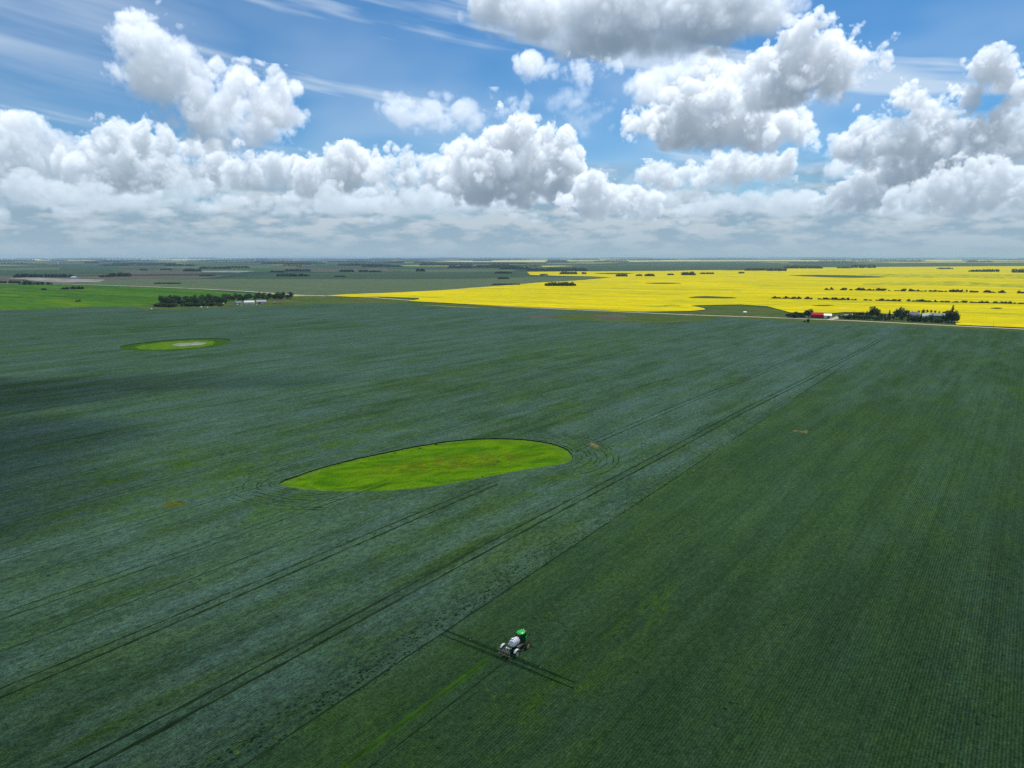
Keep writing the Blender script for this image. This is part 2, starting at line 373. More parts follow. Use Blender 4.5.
def flax_material():
    t = NT('flax_crop'); P = rowspace(t)
    sp = t.n('ShaderNodeSeparateXYZ'); t.put(sp.inputs[0], P); s, d = sp.outputs[0], sp.outputs[1]
    big = t.noise(t.mapping(P, (1/150., 1/260., 1)), 1, 4)
    streak = t.noise(t.mapping(P, (1/5.5, 1/90., 1)), 1, 5, .6)
    streak2 = t.noise(t.mapping(P, (1/22., 1/210., 1)), 1, 4, .6, .4)
    patch = t.noise(t.mapping(P, (1/16., 1/42., 1)), 1, 6, .62, .6)
    fine = t.noise(t.mapping(P, (1/.9, 1/2.2, 1)), 1, 4, .7)
    grain = t.noise(P, 2.6, 3, .7)
    # the edge between open blue bloom on the left and crop not yet in flower on the right
    edge = t.math('ADD', t.math('ADD', s, t.math('MULTIPLY', d, .028)), 100.0)
    wob = t.math('MULTIPLY', t.math('SUBTRACT', t.noise(t.mapping(P, (1/12., 1/30., 1)), 1, 6), .5), 16.0)
    e2 = t.math('ADD', edge, wob)
    right = t.math('ADD', t.math('MULTIPLY', t.math('MULTIPLY', t.ss(edge, -1.2, 1.6), t.ss(d, 650, 300, .35, 1)), .55), t.math('MULTIPLY', t.ss(e2, -6.0, 9.0), .45))
    far = t.ss(d, 380, 700)
    right = t.math('MULTIPLY', right, t.math('SUBTRACT', 1.0, t.math('MULTIPLY', far, .30)))
    f = t.math('ADD', t.math('MULTIPLY', streak, .8), t.math('MULTIPLY', streak2, 1.3))
    f = t.math('ADD', f, t.math('MULTIPLY', patch, 1.6))
    f = t.math('ADD', f, t.math('MULTIPLY', big, 1.2))
    f = t.math('ADD', t.math('MULTIPLY', f, t.math('SUBTRACT', 1.0, t.math('MULTIPLY', right, .45))), t.math('MULTIPLY', right, .36))
    f = t.math('ADD', f, .22)
    f = t.math('ADD', f, t.math('MULTIPLY', far, .12))
    bloom = t.ss(f, 1.75, 3.4)
    green = t.mix(t.ss(t.noise(t.mapping(P, (1/9., 1/30., 1), loc=(3, 8, 0)), 1, 5), .35, .7), (.020, .050, .011), (.038, .080, .009))
    green = t.mix(t.math('MULTIPLY', right, .6), green, (.031, .069, .033))
    c = t.mix(bloom, green, (.057, .106, .086))
    # vivid weedy green in low spots
    w = t.math('MULTIPLY', t.ss(t.noise(t.mapping(P, (1/14., 1/36., 1), loc=(40, 2, 0)), 1, 6, .6), .54, .68), t.ss(fine, .40, .62))
    wt = None                                                      # where weeds and thin crop gather: round the hollows
    for (px, py, ra, rb) in ((585, 466, 16, 60), (300, 498, 20, 40), (190, 488, 30, 60), (140, 470, 30, 50), (575, 445, 14, 12), (330, 440, 30, 70), (600, 345, 60, 160), (40, 350, 30, 100), (560, 690, 5, 25), (640, 620, 4, 30)):
        q = G(px, py, .6); q = (q.x*math.cos(TH)-q.y*math.sin(TH), q.x*math.sin(TH)+q.y*math.cos(TH))
        dd = t.n('ShaderNodeVectorMath', operation='LENGTH'); t.put(dd.inputs[0], t.mapping(P, (1/ra, 1/rb, 0), loc=(-q[0]/ra, -q[1]/rb, 0)))
        k_ = t.ss(dd.outputs['Value'], .2, 1.5, 1, 0); wt = k_ if wt is None else t.math('MAXIMUM', wt, k_)
    wn = t.noise(t.mapping(P, (1/5., 1/14., 1), loc=(4, 12, 0)), 1, 6, .65)
    w = t.math('MAXIMUM', t.math('MULTIPLY', w, .5), t.math('MULTIPLY', wt, t.math('MULTIPLY', t.ss(wn, .42, .60), t.ss(fine, .30, .58))))
    c = t.mix(t.math('MULTIPLY', w, .8), c, (.038, .088, .007))
    # torn strip of uneven plants along the edge, and clumps standing out of the canopy
    strip = t.math('MULTIPLY', t.ss(edge, -13, -4), t.ss(edge, 2, 0))
    strip = t.math('MULTIPLY', strip, t.ss(d, 420, 240))
    vor = t.n('ShaderNodeTexVoronoi', feature='F1'); t.put(vor.inputs['Vector'], t.mapping(P, (1/.9, 1/1.3, 1))); vor.inputs['Scale'].default_value = 1.0
    dots = t.ss(vor.outputs['Distance'], .42, .22)
    dm = t.math('MULTIPLY', dots, t.math('MULTIPLY', strip, t.ss(t.noise(t.mapping(P, (1/4., 1/7., 1)), 1, 3), .36, .52)))
    c = t.mix(t.math('MULTIPLY', dm, .9), c, (.007, .016, .005))
    v2 = t.n('ShaderNodeTexVoronoi', feature='F1'); t.put(v2.inputs['Vector'], P); v2.inputs['Scale'].default_value = .42
    d2 = t.ss(v2.outputs['Distance'], .27, .13)
    sel = t.ss(t.noise(t.mapping(P, (1/11., 1/75., 1), loc=(0, 9, 0)), 1, 3), .51, .60)
    hue = t.n('ShaderNodeSeparateColor'); t.put(hue.inputs[0], v2.outputs['Color'])
    cl = t.mix(t.ss(hue.outputs[0], .35, .5), (.008, .018, .008), (.065, .105, .012))
    c = t.mix(t.math('MULTIPLY', t.math('MULTIPLY', d2, sel), .65), c, cl)
    # drilled rows with the soil showing between them; seeder passes
    row = t.math('SINE', t.math('MULTIPLY', t.math('ADD', s, t.math('MULTIPLY', fine, .12)), 2*math.pi/.61))
    row = t.math('MULTIPLY', row, t.ss(t.noise(t.mapping(P, (1/30., 1/120., 1)), 1, 3), .35, .65, .08, .26))
    pas = t.math('PINGPONG', s, 9.15)
    pas = t.ss(pas, .0, .35, -.22, 0)
    sub = t.math('SINE', t.math('MULTIPLY', s, 2*math.pi/2.44)); sub = t.math('MULTIPLY', t.ss(sub, .75, 1.0), -.12)
    k = t.math('ADD', 1.0, row); k = t.math('ADD', k, pas); k = t.math('ADD', k, sub)
    k = t.math('MULTIPLY', k, t.math('ADD', 1.0, t.math('MULTIPLY', t.ss(fine, .25, .75, -.42, .42), t.math('SUBTRACT', 1.0, t.math('MULTIPLY', right, .45))))); k = t.math('MULTIPLY', k, t.ss(grain, .3, .7, .60, 1.40))
    k = t.math('MULTIPLY', k, t.ss(streak, .3, .7, .92, 1.08))
    c = t.scale(c, k)
    t.bump(t.math('ADD', t.math('MULTIPLY', fine, .7), t.math('MULTIPLY', grain, .4)), .55, .5)
    t.b.inputs['Specular IOR Level'].default_value = 0
    return t.out(c, .95)

def crop(name, ca, cb, sc=(1/40., 1/400.), rot=TH, fine=1.0, cc=None, amt=.22):
    t = NT(name); P = t.mapping(t.pos(), rot=(0, 0, rot))
    a = t.noise(t.mapping(P, (sc[0], sc[1], 1)), 1, 6, .6, .3)
    b = t.noise(t.mapping(P, (1/3., 1/9., 1)), fine, 4, .65)
    c = t.mix(t.ss(a, .34, .66), ca, cb)
    if cc: c = t.mix(t.ss(t.noise(t.mapping(P, (1/90., 1/240., 1), loc=(7, 3, 0)), 1, 6, .6), .56, .68), c, cc)
    c = t.scale(c, t.ss(b, .25, .75, 1-amt, 1+amt))
    t.bump(b, .4, .5)
    t.b.inputs['Specular IOR Level'].default_value = 0
    return t.out(c, .95)

def slough_material():
    t = NT('slough_grass'); P = t.mapping(t.pos(), rot=(0, 0, math.radians(-20)))
    a = t.noise(t.mapping(P, (1/22., 1/9., 1)), 1, 7, .65, .8); b = t.noise(t.mapping(P, (1/5., 1/2.6, 1)), 1, 6, .7, .5); f = t.noise(P, 1.3, 4, .7)
    c = t.mix(t.ss(a, .35, .62), (.040, .122, .004), (.098, .200, .004))
    q = G(452, 463, .1); q = Vector((q.x*math.cos(math.radians(-20))-q.y*math.sin(math.radians(-20)), q.x*math.sin(math.radians(-20))+q.y*math.cos(math.radians(-20)), 0))
    dd = t.n('ShaderNodeVectorMath', operation='LENGTH'); t.put(dd.inputs[0], t.mapping(P, (1/46., 1/13., 0), loc=(-q.x/46., -q.y/13., 0)))
    mid = t.ss(dd.outputs['Value'], .35, 1.2, 1, 0)
    c = t.mix(t.math('MULTIPLY', mid, t.ss(b, .44, .58, 0, .7)), c, (.090, .080, .008))
    c = t.mix(t.math('MULTIPLY', mid, t.ss(t.noise(t.mapping(P, (1/3.5, 1/1.6, 1), loc=(9, 4, 0)), 1, 5, .7), .56, .66, 0, .9)), c, (.022, .040, .006))
    c = t.scale(c, t.ss(f, .25, .75, .70, 1.30)); t.bump(f, .6, .5); t.b.inputs['Specular IOR Level'].default_value = 0
    return t.out(c, .95)

def ground_material():
    """the survey grid of fields running to the horizon"""
    t = NT('prairie'); P = t.mapping(t.pos(), rot=(0, 0, math.radians(32.5)), loc=(130, 90, 0))
    w = t.math('MULTIPLY', t.noise(t.mapping(P, (1/900., 1/900., 1)), 1, 3), 60)
    def cell(sx, sy, o):
        q = t.mapping(P, (1/sx, 1/sy, 0), loc=(o, o*.7, 0)); fl = t.n('ShaderNodeVectorMath', operation='FLOOR'); t.put(fl.inputs[0], q)
        wn = t.n('ShaderNodeTexWhiteNoise', noise_dimensions='3D'); t.put(wn.inputs['Vector'], fl.outputs[0]); return wn.outputs['Value']
    c1, c2 = cell(1620., 810., .2), cell(810., 1620., .6)
    v = t.math('FRACT', t.math('ADD', c1, c2))
    r = t.n('ShaderNodeValToRGB'); t.put(r.inputs[0], v); r.color_ramp.interpolation = 'CONSTANT'
    cols = [(.035, .070, .036), (.055, .090, .048), (.030, .066, .048), (.075, .100, .060), (.045, .100, .038), (.030, .056, .036), (.095, .095, .070), (.045, .085, .055), (.42, .38, .06), (.055, .080, .055), (.028, .056, .038), (.065, .110, .045)]
    el = r.color_ramp.elements
    while len(el) < len(cols): el.new(.5)
    for i, c in enumerate(cols): el[i].position = i/len(cols); el[i].color = (*c, 1)
    a = t.noise(t.mapping(P, (1/60., 1/420., 1)), 1, 6, .6); b = t.noise(t.mapping(P, (1/300., 1/300., 1)), 1, 7, .62)
    c = t.mix(t.ss(b, .52, .70, 0, .7), r.outputs[0], (.050, .060, .042))
    c = t.scale(c, t.ss(a, .3, .7, .75, 1.25))
    t.b.inputs['Specular IOR Level'].default_value = 0
    return t.out(c, .95)

def foliage(name, ca, cb, sc=.35, trans=True):
    t = NT(name); o = t.n('ShaderNodeObjectInfo'); P = t.n('ShaderNodeTexCoord').outputs['Object']
    n = t.noise(P, sc, 4, .6)
    c = t.mix(t.ss(n, .35, .65), ca, cb)
    c = t.scale(c, t.math('ADD', .75, t.math('MULTIPLY', o.outputs['Random'], .5)))
    t.b.inputs['Specular IOR Level'].default_value = .1
    m = t.out(c, .85); tr = t.n('ShaderNodeBsdfTranslucent'); t.put(tr.inputs[0], t.scale(c, 1.5)); mx = t.n('ShaderNodeMixShader'); mx.inputs[0].default_value = .4
    t.t.links.new(t.b.outputs[0], mx.inputs[1]); t.t.links.new(tr.outputs[0], mx.inputs[2]); t.t.links.new(mx.outputs[0], t.t.nodes['Material Output'].inputs['Surface'])
    return m

M = {}
M['flax'] = flax_material()
M['ground'] = ground_material()
M['canola'] = crop('canola_bloom', (.63, .52, .004), (.44, .40, .008), (1/45., 1/420.), rot=math.radians(-62), fine=.35, cc=(.33, .34, .014), amt=.18)
M['canola_thin'] = crop('thin_canola', (.46, .42, .02), (.28, .30, .02), (1/40., 1/300.), fine=.3)
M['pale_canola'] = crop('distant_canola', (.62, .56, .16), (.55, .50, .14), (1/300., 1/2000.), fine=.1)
M['slough'] = slough_material()
M['slough_rim'] = crop('rim_grass', (.070, .150, .010), (.085, .165, .012), (1/8., 1/30.), rot=math.radians(-70), fine=.8, amt=.25)
M['bright_green'] = crop('young_crop', (.060, .150, .014), (.034, .100, .014), (1/60., 1/600.), rot=math.radians(-57), fine=.2, cc=(.10, .17, .010))
M['dull_green'] = crop('pasture', (.050, .090, .022), (.080, .110, .032), (1/30., 1/120.), rot=math.radians(-57), fine=.4, cc=(.10, .10, .05))
M['grey_green'] = crop('grey_green_crop', (.095, .130, .070), (.075, .115, .062), (1/50., 1/700.), rot=math.radians(-55), fine=.2, cc=(.11, .125, .08), amt=.15)
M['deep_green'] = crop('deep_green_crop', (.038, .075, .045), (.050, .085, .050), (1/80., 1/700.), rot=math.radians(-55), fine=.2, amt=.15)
M['brown'] = crop('fallow', (.105, .105, .082), (.085, .080, .062), (1/60., 1/400.), rot=math.radians(-55), fine=.2, cc=(.055, .065, .045), amt=.2)
M['alkali'] = crop('alkali_flat', (.30, .30, .27), (.16, .17, .14), (1/40., 1/140.), rot=math.radians(-55), fine=.2, amt=.2)
M['verge'] = crop('verge_grass', (.050, .085, .022), (.075, .105, .030), (1/8., 1/60.), rot=math.radians(-57), fine=.5, cc=(.09, .10, .035))
M['gravel'] = crop('gravel', (.50, .46, .36), (.40, .37, .29), (1/3., 1/40.), rot=math.radians(-57), fine=2, amt=.12)
M['soil'] = crop('bare_soil', (.165, .135, .060), (.055, .075, .025), (1/1.2, 1/2.), fine=2, amt=.25)
M['mud'] = crop('dried_mud', (.30, .31, .29), (.14, .15, .12), (1/7., 1/12.), fine=1, amt=.2)
M['weedy'] = crop('weedy_yellow', (.09, .10, .02), (.05, .08, .015), (1/2., 1/4.), fine=2, amt=.4)
M['track'] = crop('wheel_track_soil', (.012, .026, .012), (.018, .036, .012), (1/.8, 1/3.), fine=2, amt=.4)
M['track_green'] = crop('flattened_crop', (.034, .092, .008), (.028, .074, .012), (1/1.2, 1/8.), fine=2, amt=.3)
M['cropwall'] = crop('crop_stems', (.012, .020, .008), (.018, .028, .010), (1/.6, 1/.6), fine=2, amt=.4)
M['leaf'] = foliage('poplar_leaves', (.038, .074, .030), (.068, .112, .040))
M['leaf_light'] = foliage('caragana_leaves', (.055, .080, .016), (.080, .100, .025))
M['spruce'] = foliage('spruce_needles', (.012, .024, .014), (.022, .036, .020))
M['purple'] = foliage('purple_leaves', (.085, .020, .025), (.13, .030, .035))
M['far_leaf'] = foliage('far_leaves', (.036, .060, .036), (.055, .084, .044), sc=.05)
M['bark'] = simple('bark', (.09, .07, .05), rough=.9)

# ---------------------------------------------------------------- sheets of land
def dens(pts, step=6.0, closed=True):
    out = []; n = len(pts)
    for i in range(n if closed else n-1):
        a, b = pts[i], pts[(i+1) % n]; k = max(1, int((b-a).length/step)); k = min(k, 200)
        out += [a.lerp(b, j/k) for j in range(k)]
    if not closed: out.append(pts[-1])
    return out
def smooth_loop(pts, n=6):
    out = []; m = len(pts)
    for i in range(m):
        p0, p1, p2, p3 = pts[i-1], pts[i], pts[(i+1) % m], pts[(i+2) % m]
        for j in range(n):
            t = j/n
            out.append(.5*((2*p1)+(p2-p0)*t+(2*p0-5*p1+4*p2-p3)*t*t+(-p0+3*p1-3*p2+p3)*t**3))
    return out
def jit(pts, a):
    return [p+Vector((random.uniform(-a, a), random.uniform(-a, a), 0)) for p in pts]
def sheet(name, loops, z, m, wall=0.0, kind='structure', wm=None, label=None, cat=None):
    if not isinstance(loops[0], (list, tuple)): loops = [loops]
    loops = [[Vector((p.x, p.y, z)) for p in l] for l in loops]
    tris = tessellate_polygon(loops)
    vs = [p for l in loops for p in l]; fs = [tuple(t) for t in tris]
    nf = len(fs); base = 0
    if wall:
        for l in loops:
            n = len(l); o = len(vs); vs += [Vector((p.x, p.y, z-wall)) for p in l]
            fs += [(base+i, base+(i+1) % n, o+(i+1) % n, o+i) for i in range(n)]
            base += n
    me = mesh(name, vs, fs, m)
    if wall and wm:
        me.materials.append(wm)
        for i, p in enumerate(me.polygons):
            if i >= nf: p.material_index = 1
    bm = bmesh.new(); bm.from_mesh(me); 
    for f in bm.faces:
        if abs(f.normal.z) > .5 and f.normal.z < 0: f.normal_flip()
    bm.to_mesh(me); bm.free()
    o = link(name, me); o['kind'] = kind
    if label: o['label'] = label
    if cat: o['category'] = cat
    return o
def P2(*pp, z=0.0): return [G(x, y, z) for x, y in pp]
def ribbon(name, pts, w, z, m, kind='structure', jitter=.0, step=6.0, label=None, crown=0.0):
    pts = dens(pts, step, False); L, R, C = [], [], []
    for i, p in enumerate(pts):
        a = pts[max(0, i-1)]; b = pts[min(len(pts)-1, i+1)]; d = (b-a); d.z = 0; d.normalize(); q = Vector((-d.y, d.x, 0))
        k = w*.5*(1+random.uniform(-jitter, jitter))
        L.append(Vector((p.x, p.y, z))+q*k); R.append(Vector((p.x, p.y, z))-q*k*(1+random.uniform(-jitter, jitter))); C.append(Vector((p.x, p.y, z+crown)))
    n = len(pts)
    fs = [(i, i+1, n+i+1, n+i) for i in range(n-1)]+[(n+i, n+i+1, 2*n+i+1, 2*n+i) for i in range(n-1)]
    o = link(name, mesh(name, R+C+L, fs, m)); o['kind'] = kind
    if label: o['label'] = label
    return o

# the prairie itself: one disc out to the horizon
vs = [(0, 0, 0)]; fs = []; rr = [200, 800, 2500, 8000, 25000, 100000]; n = 96
for r in rr: vs += [(r*math.cos(2*math.pi*k/n), r*math.sin(2*math.pi*k/n), 0) for k in range(n)]
for k in range(n): fs.append((0, 1+k, 1+(k+1) % n))
for q in range(len(rr)-1):
    for k in range(n): a, b = 1+q*n, 1+(q+1)*n; fs.append((a+k, b+k, b+(k+1) % n, a+(k+1) % n))
link('ground', mesh('ground', vs, fs, M['ground']))['kind'] = 'structure'

CZ = .6                                                            # height of the standing flax
oval = smooth_loop(P2((279, 485.5), (286, 480.8), (302, 475), (325, 467.5), (352, 460.5), (385, 453.5), (420, 446.5), (455, 441.5), (490, 439.3), (520, 440), (545, 443), (563, 448), (571.5, 455), (571, 461), (560, 465.5), (530, 470), (495, 476.5), (460, 483), (425, 488.5), (390, 491.5), (350, 492.5), (318, 491.8), (296, 489.6), z=.1), 6)
oval = [p+Vector((random.uniform(-.28, .28), random.uniform(-.28, .28), 0)) for p in dens(oval, 1.0)]
oval2 = smooth_loop(P2((120, 347.5), (128, 345.2), (150, 342.2), (178, 339.8), (205, 338.8), (226, 339.3), (230, 342), (221, 346), (200, 349), (172, 350.8), (145, 351.3), (126, 350.6), z=.1), 6)
field = P2((-420, 316), (-120, 313.5), (0, 310.5), (30, 309.8), (60, 308.8), (90, 307.2), (130, 306.8), (142, 309.2), (165, 309.8), (200, 308.5), (250, 306.0), (290, 305.0), (330, 303.6), (370, 303), (405, 303.8), (450, 306.6), (512, 309.2), (560, 311.0), (600, 312.6), (640, 314.0), (690, 316.5), (740, 318.6), (768, 319.8), (815, 323.6), (860, 324.2), (905, 325.4), (955, 328.2), (1024, 331.5), (1150, 338), (1450, 354), z=CZ)
field = dens(field, 12, False)+[Vector((900, -500, 0)), Vector((-1200, -500, 0))]
sheet('flax_field', [field, oval[::-1], oval2[::-1]], CZ, M['flax'], wall=.6, wm=M['cropwall'])
sheet('slough_grass', oval, .1, M['slough'])
# paler mown rim inside the slough, drier streak, and bare mud in the far one
cx = sum(oval, Vector())/len(oval)
def inset(loop, k, c=None):
    c = c or sum(loop, Vector())/len(loop); return [c+(p-c)*k for p in loop]
sheet('rim_grass', [jit(inset(oval, .995), .2), jit(inset(oval, .92), 1.6)[::-1]], .13, M['slough_rim'])
0 and sheet('dry_streak', jit(smooth_loop(P2((455, 458), (480, 455), (505, 454), (520, 452.5), (500, 458), (478, 461.5), (452, 462.5), z=.1), 5), .4), .15, M['dull_green'])
sheet('far_slough_grass', oval2, .1, M['track_green'])
sheet('far_slough_centre_grass', jit(dens(inset(oval2, .72), 4), 2.2), .13, M['slough_rim'])
sheet('dried_mud', jit(smooth_loop(P2((172, 344.8), (182, 343.2), (195, 342.6), (206, 342.8), (203, 344.4), (192, 345.6), (178, 346.2), z=.1), 5), .7), .17, M['mud'])
# uneven plants and ring furrows where the machines turn round the slough
def ringpath(k, a0, a1):
    n = len(oval); out = []
    for i in range(n):
        p = oval[i]; a, b = oval[i-1], oval[(i+1) % n]; d = (b-a).normalized(); q = Vector((d.y, -d.x, 0))
        if (p+q*1.0-cx).length < (p-cx).length: q = -q
        out.append(p+q*k)
    i0, i1 = int(a0*n), int(a1*n)
    return [out[i % n] for i in range(i0, i1)]
for k in range(9):
    for a0, a1 in ((-.06, .10), (.44, .60)):
        a = a0+random.uniform(-.03, .03)
        while a < a1:
            b = a+random.uniform(.012, .05); q = ringpath(1.6+2.3*k+random.uniform(-.5, .5), a, b)
            if len(q) > 1: ribbon('ring_furrow', q, random.uniform(.2, .42), CZ+.02, M['track'], jitter=.6, step=1.2)
            a = b+random.uniform(.0, .03)
def blob(name, pp, m, z=CZ+.03, j=.5, n=5): return sheet(name, jit(smooth_loop(P2(*pp, z=z), n), j), z, m)
blob('bare_soil', ((589, 444), (592, 442.4), (597, 444.4), (599, 447.6), (597, 448.8), (593, 446.6)), M['soil'], j=.9)
blob('bare_soil', ((792, 430.8), (798, 430.2), (804, 430.6), (809, 431.8), (806, 433.2), (801, 432.2), (795, 431.6)), M['soil'], j=1.1)
blob('bare_soil', ((163, 505), (170, 502), (182, 501), (184, 504), (174, 507), (166, 508)), M['weedy'])
0 and blob('weedy_patch', ((0, 350.5), (20, 349.6), (45, 349.8), (52, 352), (30, 353.5), (0, 354.5)), M['track_green'], j=2.5)
blob('weedy_patch', ((395, 494), (440, 489), (500, 482), (560, 473), (600, 462), (612, 462), (590, 472), (530, 484), (470, 494), (410, 500)), M['track_green'], j=1.2) if 0 else None

# wheel tracks along the rows, every boom width
def st(s, d): return Vector((s*math.cos(TH)+d*math.sin(TH), -s*math.sin(TH)+d*math.cos(TH), 0))
def track(s, d0, d1, w=.5, m='track', amp=.5, slope=0.0):
    k = random.uniform(0, 6)
    def bend(d): return .8*math.sin(d/95.+k*0+1)+.4*math.sin(d/37.)
    pts = [st(s+slope*d+(bend(d) if not slope else 0), d) for d in [d0+(d1-d0)*i/60 for i in range(61)]]
    ribbon('wheel_track', pts, w, CZ+.02, M[m], jitter=amp, step=1.5 if d1-d0 < 700 else 3)
for c, d0, d1, w in ((-125.5, 20, 860, .85), (-161, 20, 210, .75), (-161, 268, 800, .6), (-197, 40, 190, .4), (-233, 60, 520, .3), (-269, 60, 700, .3), (-305, 80, 800, .3)):
    for q in (-1.75, 1.75): track(c+q, d0, d1, w*(1.0 if q > 0 else .8))
track(-100.0, 20, 300, .5, slope=-.028); track(-99.8, 330, 400, .35, slope=-.028); track(-100.2, 450, 640, .5, slope=-.028)
track(-178.7, 30, 140, .4)
track(-89.0, 60, 112, .9, 'track_green', .3); track(-87.9, 60, 112, .45, 'track_green', .5); track(-85.0, 60, 113, .32)

# ---------------------------------------------------------------- the land beyond the flax
sheet('verge_grass', P2((130, 306.8), (142, 309.4), (165, 310), (200, 308.7), (250, 306.2), (290, 305.2), (330, 303.8), (370, 303.2), (405, 304), (512, 309.3), (512, 306), (405, 299), (352, 296), (300, 296), (250, 298), (160, 301)), .04, M['dull_green'])
sheet('verge_grass', P2((512, 309.3), (600, 313), (690, 317), (768, 320), (815, 324), (860, 324.6), (955, 328.6), (1024, 332), (1450, 354), (1450, 347), (1024, 327), (955, 324), (860, 319), (768, 315), (690, 311), (600, 309), (512, 305.5)), .05, M['verge'])
blob('reedy_grass', ((525, 316), (560, 314.6), (600, 313.6), (660, 315.8), (700, 317.4), (714, 319.0), (690, 321.5), (650, 322.8), (600, 321.0), (560, 318.6)), M['verge'], z=CZ+.03, j=2.5)
blob('bare_soil', ((592, 316.2), (606, 314.8), (622, 315), (627, 317), (618, 319), (605, 319)), M['brown'], z=CZ+.06, j=2)
blob('bare_soil', ((524, 316.6), (540, 316), (556, 316.1), (545, 317.6), (532, 317.8)), M['brown'], z=CZ+.06, j=2)

YZ = 1.1                                                           # height of the canola
can_bottom = [(1450, 346), (1150, 333.5), (1024, 327.4), (957, 324.6), (952, 317), (900, 314.5), (870, 312.6), (845, 312), (832, 313.0), (790, 312.4), (768, 306.2), (740, 304.4), (700, 305.2), (690, 305.6), (704, 308.2), (706, 309.6), (690, 311.0), (660, 311.4), (640, 311.6), (600, 310.2), (560, 308.2), (512, 306.4), (470, 304.2), (430, 302.0), (408, 300.9), (420, 299.2), (418, 297.9), (380, 296.6), (352, 296.8), (340, 296.2), (325, 295.7)]
can_top = [(345, 294.2), (370, 293.4), (400, 292.4), (440, 290.4), (480, 288.2), (505, 285.6), (540, 282.4), (575, 280.6), (612, 277.4), (590, 276.4), (556, 275.7), (530, 274.8), (527, 271.8), (600, 271.3), (680, 270.8), (745, 270.2), (800, 267.6), (870, 267.0), (1024, 266.0), (1450, 263)]
sheet('canola_field', jit(dens(P2(*can_bottom, *can_top, z=YZ), 30), 1.2), YZ, M['canola'], wall=1.05, wm=M['verge'])
def cpatch(pp, m='verge', j=3): return blob('thin_canola' if m == 'canola_thin' else 'wet_hollow', pp, M[m], z=YZ+.1, j=j)
cpatch(((812, 305.5), (822, 304.8), (834, 305.2), (824, 306.0)))
cpatch(((644, 283.3), (660, 282.6), (682, 283.2), (662, 284)), j=6)
cpatch(((688, 297.4), (705, 296), (735, 297.4), (728, 298.4), (700, 298.2)), j=3)
cpatch(((606, 288.4), (620, 287.8), (630, 288.6), (616, 289.3)), 'canola_thin')
cpatch(((646, 306.6), (656, 305.2), (668, 306.4), (660, 307.2)), 'canola_thin'); cpatch(((664, 305.6), (672, 304.6), (680, 305.8), (672, 306.4)), 'canola_thin')
cpatch(((594, 273.4), (612, 272.8), (634, 273.3), (618, 274.2)), j=8)
cpatch(((790, 275.2), (830, 274.9), (872, 276), (885, 277.2), (850, 277.8), (810, 276.6)), 'verge', j=10)
cpatch(((858, 274.2), (900, 273.9), (960, 274.4), (1024, 274.6), (1200, 274.6), (1200, 280), (1024, 278.6), (960, 277.6), (900, 277.2)), 'canola_thin', j=12)
cpatch(((862, 284.2), (900, 282.0), (960, 281.6), (1024, 284.6), (1200, 287), (1200, 289.6), (1024, 287.4), (940, 285.4), (900, 285.4)), 'canola_thin', j=6)
cpatch(((990, 308.2), (997, 307.4), (1003, 308.2), (997, 309)), j=2)
blob('slough_grass', ((690, 306), (712, 304.9), (745, 304.2), (768, 305.8), (790, 312), (800, 316), (775, 317), (740, 315.2), (705, 313.2), (690, 311.6), (708, 309.8)), M['dull_green'], z=.12, j=2)
blob('slough_grass', ((378, 297.0), (400, 296.7), (419, 297.8), (422, 298.8), (408, 300.4), (392, 299.2)), M['dull_green'], z=.12, j=2)

# left: the bright green field, fallow and alkali ground, and bands of grey green crop; far cloud shade is put into these darker greens
sheet('green_field', jit(dens(P2((-450, 288), (-120, 284.6), (0, 284.4), (60, 284.8), (130, 286.6), (200, 289.6), (262, 294.2), (280, 297.5), (262, 301), (160, 302.5), (140, 306.4), (90, 307.1), (60, 308.4), (30, 309.6), (0, 310.2), (-450, 320)), 40), 3), .1, M['bright_green'])
sheet('grey_green_field', jit(dens(P2((70, 284), (130, 279.5), (256, 279), (380, 279.2), (470, 279), (530, 277.0), (610, 277.2), (560, 281), (500, 285.6), (440, 290.2), (330, 295.4), (300, 295), (262, 292.4), (200, 289), (130, 286.2)), 40), 3), .14, M['grey_green'])
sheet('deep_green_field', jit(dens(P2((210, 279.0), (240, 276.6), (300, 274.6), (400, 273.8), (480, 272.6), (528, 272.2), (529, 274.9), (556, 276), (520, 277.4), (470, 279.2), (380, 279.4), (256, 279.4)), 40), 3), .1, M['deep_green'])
sheet('fallow_field', jit(dens(P2((-300, 285), (-300, 277), (0, 275.5), (60, 276.5), (130, 276), (230, 275.4), (200, 278.6), (130, 279.8), (70, 284), (0, 284.2)), 40), 4), .06, M['brown'])
sheet('alkali_flat', jit(dens(P2((8, 278.2), (35, 277.4), (60, 278.6), (105, 279.6), (100, 282.2), (60, 282.4), (40, 281.4), (24, 279.4)), 30), 6), .18, M['alkali'])
sheet('alkali_flat', jit(dens(P2((195, 270.9), (230, 270.6), (256, 270.9), (240, 272.4), (205, 272)), 60), 12), .16, M['alkali'])
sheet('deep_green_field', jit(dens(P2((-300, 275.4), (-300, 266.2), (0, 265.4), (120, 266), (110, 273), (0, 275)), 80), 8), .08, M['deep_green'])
sheet('grey_green_field', jit(dens(P2((525, 269.6), (530, 266.4), (700, 265.4), (860, 263.6), (1024, 262.6), (1300, 262), (1300, 263), (1024, 265.8), (870, 266.8), (745, 269.8), (600, 271)), 80), 8), .1, M['deep_green'])
